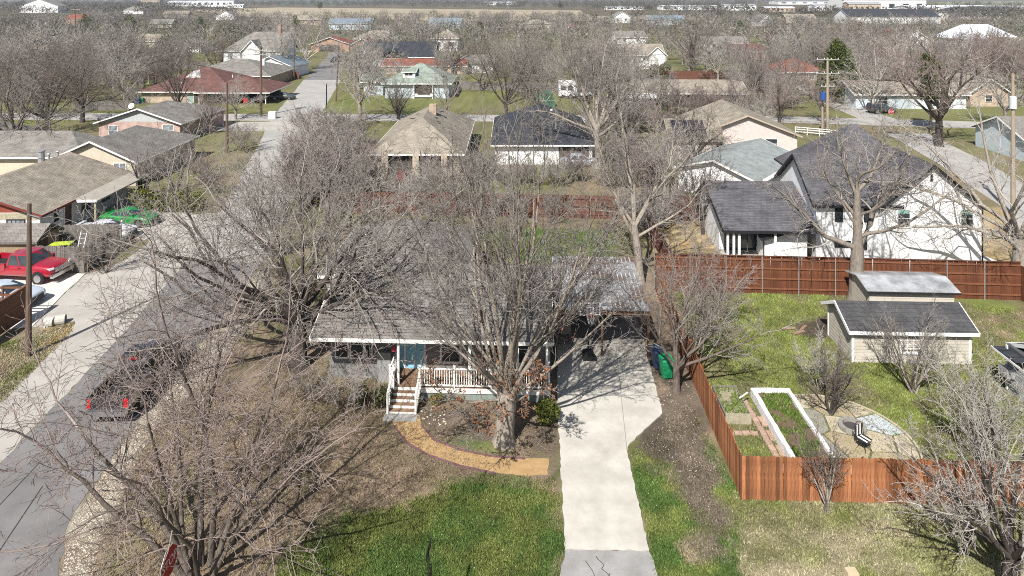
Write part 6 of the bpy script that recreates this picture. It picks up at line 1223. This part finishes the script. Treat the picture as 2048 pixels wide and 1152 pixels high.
for kd, seeds_, rm_ in (('scrub', (101, 102, 103), .012), ('round', (111, 112, 113), .017), ('vase', (121, 122), .016), ('far', (131, 132, 133, 134), .034)):
    VAR[kd] = [variant(kd, sd_, rm_).meshes() for sd_ in seeds_]
def put(kind, k, mats, loc, rz, sc, label, group, name='bare_tree', cat='tree', sz=1.0):
    a, b = VAR[kind][k % len(VAR[kind])]; o = empty(name, loc, rz, label, cat, group); o.scale = (sc, sc, sc*sz)
    for nm, me_, m_ in (('trunk', a, mats[0]), ('crown', b, mats[1])):
        c = link(nm, me_, m_, o); c.material_slots[0].link = 'OBJECT'; c.material_slots[0].material = m_     # shared mesh, own material
    return o
MIX = [(BARK, TWIG), (BARKPALE, TWIGPALE), (BARK, TWIGRED), (BARKDARK, TWIGDARK), (BARKPALE, TWIG)]
LAND = [(-43, 60, 'the tan roofed house'), (-44, 76, 'the cream gabled house'), (-51, 98, 'the pink brick house'), (-60, 132, 'the red brown hip roof'), (-64, 155, 'the grey hip roof'), (-77, 204, 'the steep roofed white house'), (-66, 248, 'the brick garages'), (-19, 137, 'the sage green roof'), (-34, 198, 'the dark slate roof'), (-11, 85, 'the tan hip roof'), (4, 88, 'the dark hip roof'), (29, 89, 'the solar panel house'), (30, 70, 'the grey metal roof'), (30, 125, 'the long ranch house'), (36, 190, 'the white garage'), (72, 123, 'the pale blue house'), (88, 125, 'the tan gabled cottage'), (28, 56, 'the white farmhouse'), (64, 129, 'the dark cedar'), (11, 132, 'the travel trailer'), (-4, 40, 'the porch house'), (0, 60.5, 'the long dark red fence'), (-36, 110, 'the street crossing'), (15, 59.5, 'the sand lot fence'), (-24, 62, 'the left street'), (60, 90, 'the right side street')]
def near_label(x, y, tone, big, small, kind):
    lx, ly, nm = min(LAND, key=lambda l: math.hypot(l[0]-x, (l[1]-y)*.8)); dx, dy = x-lx*y/ly, y-ly
    rel = ('behind' if dy > 0 else 'in front of') if abs(dy) > abs(dx)*1.2 else ('left of' if dx < 0 else 'right of')
    rng = 'far ' if math.hypot(lx-x, ly-y) > 45 else ''
    return ' '.join(w for w in ((big if small > 1.0 else 'low' if small < .7 else ''), tone, kind, (rng+rel), nm) if w), kind+'s around '+nm
TONE = ['grey brown', 'pale grey', 'reddish', 'dark', 'pale trunked']
# mid-distance individuals with labels of their own
MID = [
 ('vase', (795, 238), .62, 1, 'small bare tree on the verge left of the tan hip roof', 3), ('round', (735, 172), .95, 0, 'bare tree beside the green roofed house', 0), ('round', (905, 150), 1.05, 1, 'dark bare tree right of the green roofed house', 3), ('vase', (612, 140), 1.35, 0, 'white barked bare tree by the dark asphalt stretch', 9), ('round', (565, 120), 1.3, 2, 'white barked bare tree behind the brick chimney', 9),
 ('round', (440, 160), 1.0, 0, 'bare tree between the brown roof and the white house', 3), ('round', (325, 170), .95, 1, 'bare tree in the gardens left of the brown roof', 3), ('round', (1745, 225), 1.15, 2, 'pale trunked bare tree before the pale blue house', 9), ('vase', (1700, 130), 1.3, 1, 'bare tree behind the dark cedar', 2), ('vase', (1385, 150), 1.35, 0, 'tall dark bare tree standing above the pinkish scrub', 3),
 ('round', (1960, 190), 1.15, 0, 'wide bare tree at the upper right behind the cottage', 2), ('round', (2010, 250), .9, 1, 'pale bare tree at the right edge behind the street', 1), ('vase', (1255, 300), .95, 1, 'bare tree right of the dark hip roof', 0), ('round', (1390, 340), .75, 2, 'leaning bare tree before the solar panel house', 3), ('vase', (1330, 400), .7, 0, 'thin bare tree at the sand lot', 1),
 ('round', (95, 275), 1.1, 0, 'big bare tree over the cream house', 3), ('round', (30, 330), 1.15, 2, 'big bare tree over the left edge roofs', 0), ('round', (165, 245), 1.05, 1, 'dark bare tree on the lawn left of the pink brick house', 3), ('vase', (1405, 468), .62, 1, 'small bare tree on the sand left of the farmhouse', 3), ('vase', (420, 268), .6, 1, 'reddish bare tree right of the pink brick house', 2), ('vase', (545, 520), .6, 0, 'upright bare tree at the street edge behind the wide spreading tree', 4), ('vase', (520, 462), .62, 1, 'pale upright bare tree at the street edge, nearest the sports car driveway', 1), ('vase', (700, 470), .62, 0, 'slim bare tree behind the rear hip roof of the porch house', 0)]
for kd, (px, py), s_, k, lb, mi in MID:
    put(kd, k, (SYC, TWIGPALE) if mi == 9 else MIX[mi], G(px, py), (px*7 % 63)/10, s_, lb, None)
# scrub thicket behind the back fences and along the lots
R_ = random.Random(77); nsc = 0
SCR = [((600, 425), (668, 355), 10, .8, 1.25), ((640, 380), (690, 300), 9, .7, 1.1), ((560, 300), (640, 262), 7, .6, 1.0), ((860, 440), (1290, 443), 6, .4, .7), ((380, 330), (430, 400), 4, .4, .65),
 ((470, 300), (720, 300), 14, .7, 1.2), ((470, 345), (740, 350), 16, .75, 1.2), ((520, 390), (740, 395), 14, .8, 1.25), ((740, 390), (900, 395), 9, .45, .75), ((720, 360), (1000, 362), 11, .4, .7), ((930, 366), (1300, 372), 16, .45, .8), ((560, 430), (1000, 428), 8, .4, .8), ((1180, 260), (1340, 270), 11, .7, 1.2), ((1230, 330), (1330, 380), 8, .6, 1.0), ((1300, 230), (1600, 225), 15, .7, 1.2), ((1480, 195), (1640, 190), 9, .8, 1.2), ((1280, 480), (1330, 460), 4, .6, .9), ((1480, 250), (1560, 240), 4, .5, .9)]
for (a, b, n, s0_, s1_) in SCR:
    for k in range(n):
        t = (k+R_.random())/n; px = a[0]+(b[0]-a[0])*t; py = a[1]+(b[1]-a[1])*t+R_.uniform(-9, 9); g_ = G2(px, py)
        if abs(g_[0]-(-22.5-.24*(g_[1]-50))) < 3.4 and g_[1] > 45: continue
        if -17 < g_[0] < -5 and 72 < g_[1] < 95 or -3 < g_[0] < 11 and 77 < g_[1] < 97 or 18 < g_[0] < 43 and 117 < g_[1] < 131 or 20 < g_[0] < 36 and 82 < g_[1] < 97: continue
        mi = R_.choice((0, 1, 1, 4, 2)) if px < 1250 else R_.choice((2, 2, 1)); ss_ = R_.uniform(s0_, s1_); lb, gr = near_label(g_[0], g_[1], TONE[mi], 'tall', ss_, 'bare scrub tree'); put('scrub', nsc, MIX[mi], (g_[0], g_[1], 0), R_.uniform(0, 6.28), ss_, lb, gr, 'scrub_tree'); nsc += 1
# ---- wooded blocks beyond: individuals up to about 300, nearest first
def blocked(x, y):
    if abs(y-(113-.03*x)) < 6 and y < 130: return True
    xr = -36-.235*(y-112)
    if y < 250 and abs(x-xr) < 9: return True
    if 40 < x < 66 and y < 155 and abs(x-(55+.1*(y-90))) < 6: return True
    for (x0, y0, x1, y1) in BLK:
        if x0 < x < x1 and y0 < y < y1: return True
    return False
GAP = 34
BLK = [(-75, 62, -38, 108), (-72, 120, -36, 145), (-76, 145, -52, 166), (-88, 190, -66, 214), (-78, 225, -46, 262), (-30, 118, -8, 146), (-46, 182, -20, 206), (-36, 168, -10, 180), (-17, 72, 12, 100), (16, 112, 45, 133), (26, 176, 45, 197), (55, 100, 96, 131), (-94, 160, -62, 214), (26, 132, 46, 197), (-46, 150, -18, 206), (14, 60, 70, 100), (-14, 116, 14, 140), (5, 128, 15, 136), (56, 76, 74, 92)] + [(G2(f[0], f[1])[0]-f[2]*.6, G2(f[0], f[1])[1]-GAP, G2(f[0], f[1])[0]+f[2]*.6, G2(f[0], f[1])[1]+f[3]) for f in FAR]
r = np.random.default_rng(91); cand = []
for _ in range(60000):
    d = 1/r.uniform(1/640., 1/105.); x = r.uniform(-.80, .80)*d
    if blocked(x, d): continue
    dens = .75+.5*(fbm(np.array([x*.012]), np.array([d*.012]), 55, 3)[0]-.5)*4
    if d < 260: dens *= .55
    if x < -50 and d < 240: dens *= 1.5
    if d < 150 and x > 55: dens *= .7
    if r.random() > dens: continue
    sp = 5.0 if d < 200 else 6.0
    if any((x-c[0])**2+(d-c[1])**2 < sp*sp for c in cand[-4000:]): continue
    cand.append((x, d))
    if len(cand) > 1500: break
cand.sort(key=lambda c: c[1]); near_t, far_t = cand[:280], cand[280:]
for k, (x, d) in enumerate(near_t):
    kd = ('round', 'vase', 'round')[k % 3] if d < 170 else 'far'; s_ = float(r.uniform(.55, 1.1))*(1.0 if kd != 'far' else 1.05)
    right = x > 20; mi = int(r.choice((2, 2, 1, 0, 4))) if right else int(r.choice((0, 1, 3, 0, 4))); lb, gr = near_label(x, d, TONE[mi], 'tall', s_*1.15, 'bare tree'); put(kd, k, MIX[mi], (x, d, 0), float(r.uniform(0, 6.28)), s_, lb, gr, sz=float(r.uniform(.85, 1.15)))
# the rest of the wood as one mass: slim slivers
def sliver_wood(name, pos, hts, per, label, seed, cols, wide=.05):
    r = np.random.default_rng(seed); n = len(pos); Vs = []; Cs = []
    P = np.repeat(pos, per, 0); Hh = np.repeat(hts, per); m = len(P); th = r.uniform(0, 6.28, m); u = r.uniform(0, 1, m)**.5
    rad = .42*Hh*u; zc = Hh*(.25+.75*r.uniform(0, 1, m)**.7)*np.sqrt(np.clip(1-(u*.85)**2, .05, 1)); L = Hh*r.uniform(.10, .28, m)
    out = np.stack([np.cos(th), np.sin(th), r.uniform(.2, 1.6, m)], 1)+r.normal(0, .45, (m, 3)); out /= np.linalg.norm(out, axis=1, keepdims=True)
    c = np.stack([P[:, 0]+np.cos(th)*rad, P[:, 1]+np.sin(th)*rad, zc], 1); side = np.cross(out, r.normal(0, 1, (m, 3))); side /= np.linalg.norm(side, axis=1, keepdims=True)+1e-6
    w = (Hh*wide*r.uniform(.3, 1, m))[:, None]; V = np.stack([c-side*w, c+side*w, c+out*L[:, None]], 1); cc = np.array(cols)[r.integers(0, len(cols), n)]; cc = np.repeat(cc, per, 0)*r.uniform(.7, 1.25, (m, 1))
    tr = np.zeros((n, 4, 3)); 
    tr[:, 0, :2] = pos+[-.25, 0]; tr[:, 1, :2] = pos+[.25, 0]; tr[:, 2, :2] = pos+[.12, 0]; tr[:, 3, :2] = pos+[-.12, 0]; tr[:, 2:, 2] = hts[:, None]*.6
    VV = np.concatenate([V.reshape(-1, 3), tr.reshape(-1, 3)]); F1 = np.arange(m*3).reshape(-1, 3); F2 = np.arange(n*4).reshape(-1, 4)+m*3
    me = quick_mesh(name, VV, [F1, F2]); set_cols(me, np.concatenate([np.repeat(cc, 3, 0), np.full((n*4, 3), .10)])); return tag(link(name, me, M('far_twigs', (1,1,1), (.8,.8,.8), .3, .95, attr=True, spec=.05)), label, 'wood', kind='stuff')
GC = [(.24,.22,.20), (.20,.18,.165), (.28,.255,.23), (.17,.155,.14), (.12,.125,.085)]
fa = np.array(far_t); sliver_wood('town_wood', fa, r.uniform(5.5, 10, len(fa)), 190, 'mass of bare trees covering the far blocks of town', 5, GC, .017)
# tree belts beyond: dark woods between the fields and to the skyline
pos = []
def belt(pix, n, seed):
    poly = [G2(*p) for p in pix]; return scatter(poly, n, seed)
pos = np.concatenate([belt(((-300,34),(470,34),(560,30),(380,20),(380,12),(-300,12)), 700, 1), belt(((380,15),(560,9),(1160,8),(1500,12),(1500,26),(1180,28),(1160,20),(560,14)), 900, 2), belt(((1150,42),(2400,42),(2400,34),(1500,37)), 320, 6), belt(((-400,11),(-400,3),(900,3),(900,7.5),(400,11)), 900, 3), belt(((760,8),(760,2.5),(1900,2.5),(1650,8),(1500,11)), 1000, 4), belt(((1700,15),(2400,16),(2400,13),(1850,12)), 150, 9)])
sliver_wood('tree_belt', pos, np.random.default_rng(3).uniform(8, 14, len(pos)), 56, 'dark leafless woods between the far fields and the skyline', 8, [(.13,.115,.10), (.11,.10,.09), (.15,.13,.11), (.09,.095,.065)], .05)

# ------------------------------------------------------------------ evergreens
def leafy(name, label, loc, blobs, n, size, cols, seed, cat='tree', trunk=None, group=None):
    o = empty(name, loc, 0, label, cat, group); r = np.random.default_rng(seed); B = np.array(blobs); k = r.choice(len(B), n, p=(B[:, 3]**2)/(B[:, 3]**2).sum()); v = r.normal(0, 1, (n, 3)); v /= np.linalg.norm(v, axis=1, keepdims=True); c = B[k, :3]+v*(B[k, 3]*r.uniform(.62, 1.05, n)**.6)[:, None]*np.array((1, 1, .85))
    c[:, 2] = np.maximum(c[:, 2], .1); V = c[:, None, :]+r.normal(0, size, (n, 3, 3)); me = quick_mesh('crown', V.reshape(-1, 3), [np.arange(n*3).reshape(-1, 3)]); set_cols(me, np.repeat(np.array(cols)[r.integers(0, len(cols), n)]*r.uniform(.6, 1.4, (n, 1)), 3, 0)); link('crown', me, BLADE, o)
    if trunk: MB().tube([(0,0,-.1),(0,0,trunk[0]*.5),(0,0,trunk[0])], [trunk[1], trunk[1]*.8, trunk[1]*.3], 7).build('trunk', BARKDARK, o)
    return o
rr_ = random.Random(8); bl = []
for k in range(60): t = k/60; rad_ = 4.3*(1-t)**.7+.3; a = k*2.4; bl.append((math.cos(a)*rad_*.62, math.sin(a)*rad_*.62, .8+t*10.8, .55+rad_*.36*rr_.uniform(.7, 1.2)))
CED = [(.055,.075,.02), (.08,.10,.026), (.04,.055,.018), (.11,.125,.034)]
leafy('cedar_tree', 'tall dark green cedar behind the pale power pole', G2(1676, 203), bl, 15000, .16, CED, 5, trunk=(11, .3))
leafy('cedar_tree', 'ragged dark evergreen growing through the bare tree at the right', G2(1862, 262), [(-.4,0,11,.9),(.3,0,9.8,1.1),(-.8,0,8.6,1.0),(.5,.2,7.2,1.6),(-.2,0,6.0,1.5),(1.2,0,4.8,1.3),(-.9,.2,5.4,1.0),(1.6,0,6.2,.8)], 5200, .13, CED, 6, trunk=(10, .2))
leafy('juniper_bush', 'yellow green juniper bush beside the white garage roof', G2(1312, 163), [(rr_.uniform(-2.6,2.6), rr_.uniform(-1,1), rr_.uniform(.8,3.4), rr_.uniform(.9,1.5)) for _ in range(14)], 5000, .13, [(.085,.095,.03),(.11,.115,.035),(.06,.07,.025)], 7, cat='bush', trunk=(2, .2))
HG = [(.10,.115,.02), (.14,.15,.028), (.07,.085,.018), (.17,.165,.035)]
leafy('hedge', 'rounded yellow green hedge behind the green sports car', (-31.9, 62.2), [(-3.0+k*.55, rr_.uniform(-.4,.4), rr_.uniform(.7,1.35), rr_.uniform(.75,1.0)) for k in range(10)]+[(-2.6+k*.6, -.3, .55, .8) for k in range(9)], 9000, .075, HG, 9, cat='hedge', trunk=(.8, .1))
leafy('evergreen_bush', 'dark green bush behind the red roofed outbuilding', G2(838, 153), [(rr_.uniform(-1.8,1.8), 0, rr_.uniform(.6,2), 1.1) for _ in range(7)], 1500, .14, CED, 10, cat='bush', trunk=(1, .1))
leafy('evergreen_bush', 'rounded dark bush at the porch side of the green roofed house', G2(888, 194), [(0,0,1.2,1.0),(0,0,2.6,1.1),(0,0,3.6,.7)], 1500, .12, CED, 11, cat='bush', trunk=(2, .1))
leafy('garden_shrub', 'green shrub in the flower bed below the porch railing', G2(872, 810), [(0,0,.25,.25),(.15,0,.4,.2),(-.15,.05,.3,.2)], 500, .035, HG, 12, cat='shrub', trunk=(.4, .02))
leafy('garden_shrub', 'yellow green leafy shrub between the fan shaped tree and the driveway', G2(1092, 850), [(0,0,.4,.4),(.3,.1,.6,.35),(-.2,.1,.7,.35),(.1,0,.95,.3)], 1500, .05, [(.06,.075,.018),(.12,.13,.025)], 13, cat='shrub', trunk=(.8, .03))
leafy('garden_shrub', 'low dark shrub left of the porch steps', G2(735, 812), [(rr_.uniform(-.9,.9), rr_.uniform(-.2,.3), rr_.uniform(.3,.7), .4) for _ in range(7)], 2200, .045, [(.06,.065,.03),(.09,.09,.045)], 14, cat='shrub', trunk=(.5, .03))
for k, (px, py, h_, lb) in enumerate(((640, 20, 15, 'lone evergreen at the edge of the bare tan field'), (1120, 18, 15, 'dark evergreen at the right end of the bare tan field'), (170, 62, 11, 'dark evergreen left of the orange brick house at upper left'), (258, 74, 12, 'dark evergreen above the gardens at upper left'), (400, 70, 10, 'dark evergreen behind the white walled house at upper left'), (590, 62, 10, 'dark evergreen left of the brick garages'), (1190, 52, 9, 'dark evergreen left of the far white cottage'), (1720, 80, 9, 'dark evergreen right of the tall cedar'), (560, 95, 9, 'dark evergreen beside the steep roofed white house'), (330, 110, 9, 'dark evergreen left of the brown roof gardens'), (1480, 75, 9, 'dark evergreen behind the tall dark bare tree'), (960, 80, 9, 'dark evergreen behind the dark slate roof'))):
    leafy('far_evergreen', lb, G2(px, py), [(0,0,h_*.35,h_*.22),(h_*.1,0,h_*.55,h_*.2),(-h_*.1,0,h_*.5,h_*.2),(0,0,h_*.8,h_*.15)], 700, h_*.03, CED, 20+k, group='far evergreens', trunk=(h_*.5, .2))

# ------------------------------------------------------------------ thin air haze over the far blocks
hz = bpy.data.materials.new('haze_air'); hz.use_nodes = True; nt = hz.node_tree; nt.nodes.remove(nt.nodes['Principled BSDF']); pv_ = nt.nodes.new('ShaderNodeVolumePrincipled')
pv_.inputs['Color'].default_value = (.80, .87, .95, 1); pv_.inputs['Density'].default_value = .00016; pv_.inputs['Anisotropy'].default_value = .2
nt.links.new(pv_.outputs[0], nt.nodes['Material Output'].inputs['Volume'])
tag(MB().box(-14000, -420, -1.2, 14000, 16000, 260).build('haze', hz), 'thin pale haze over the far town', 'haze', kind='stuff')

# alike trees of one landmark are told apart by their order in the row
ORD = ['leftmost', 'second from left', 'third from left', 'fourth from left', 'fifth from left', 'sixth from left', 'seventh from left', 'eighth from left', 'ninth from left', 'tenth from left', 'eleventh from left', 'twelfth from left', 'thirteenth from left', 'fourteenth from left', 'fifteenth from left']
same = {}
for o in bpy.data.objects:
    if o.parent is None and o.get('category') == 'tree' and o.get('group'): same.setdefault(o['label'], []).append(o)
for lb, lst in same.items():
    if len(lst) > 1:
        lst.sort(key=lambda o: o.location.x/o.location.y)
        for k, o in enumerate(lst): o['label'] = lb + ', ' + ('rightmost' if k == len(lst)-1 else ORD[min(k, 14)])
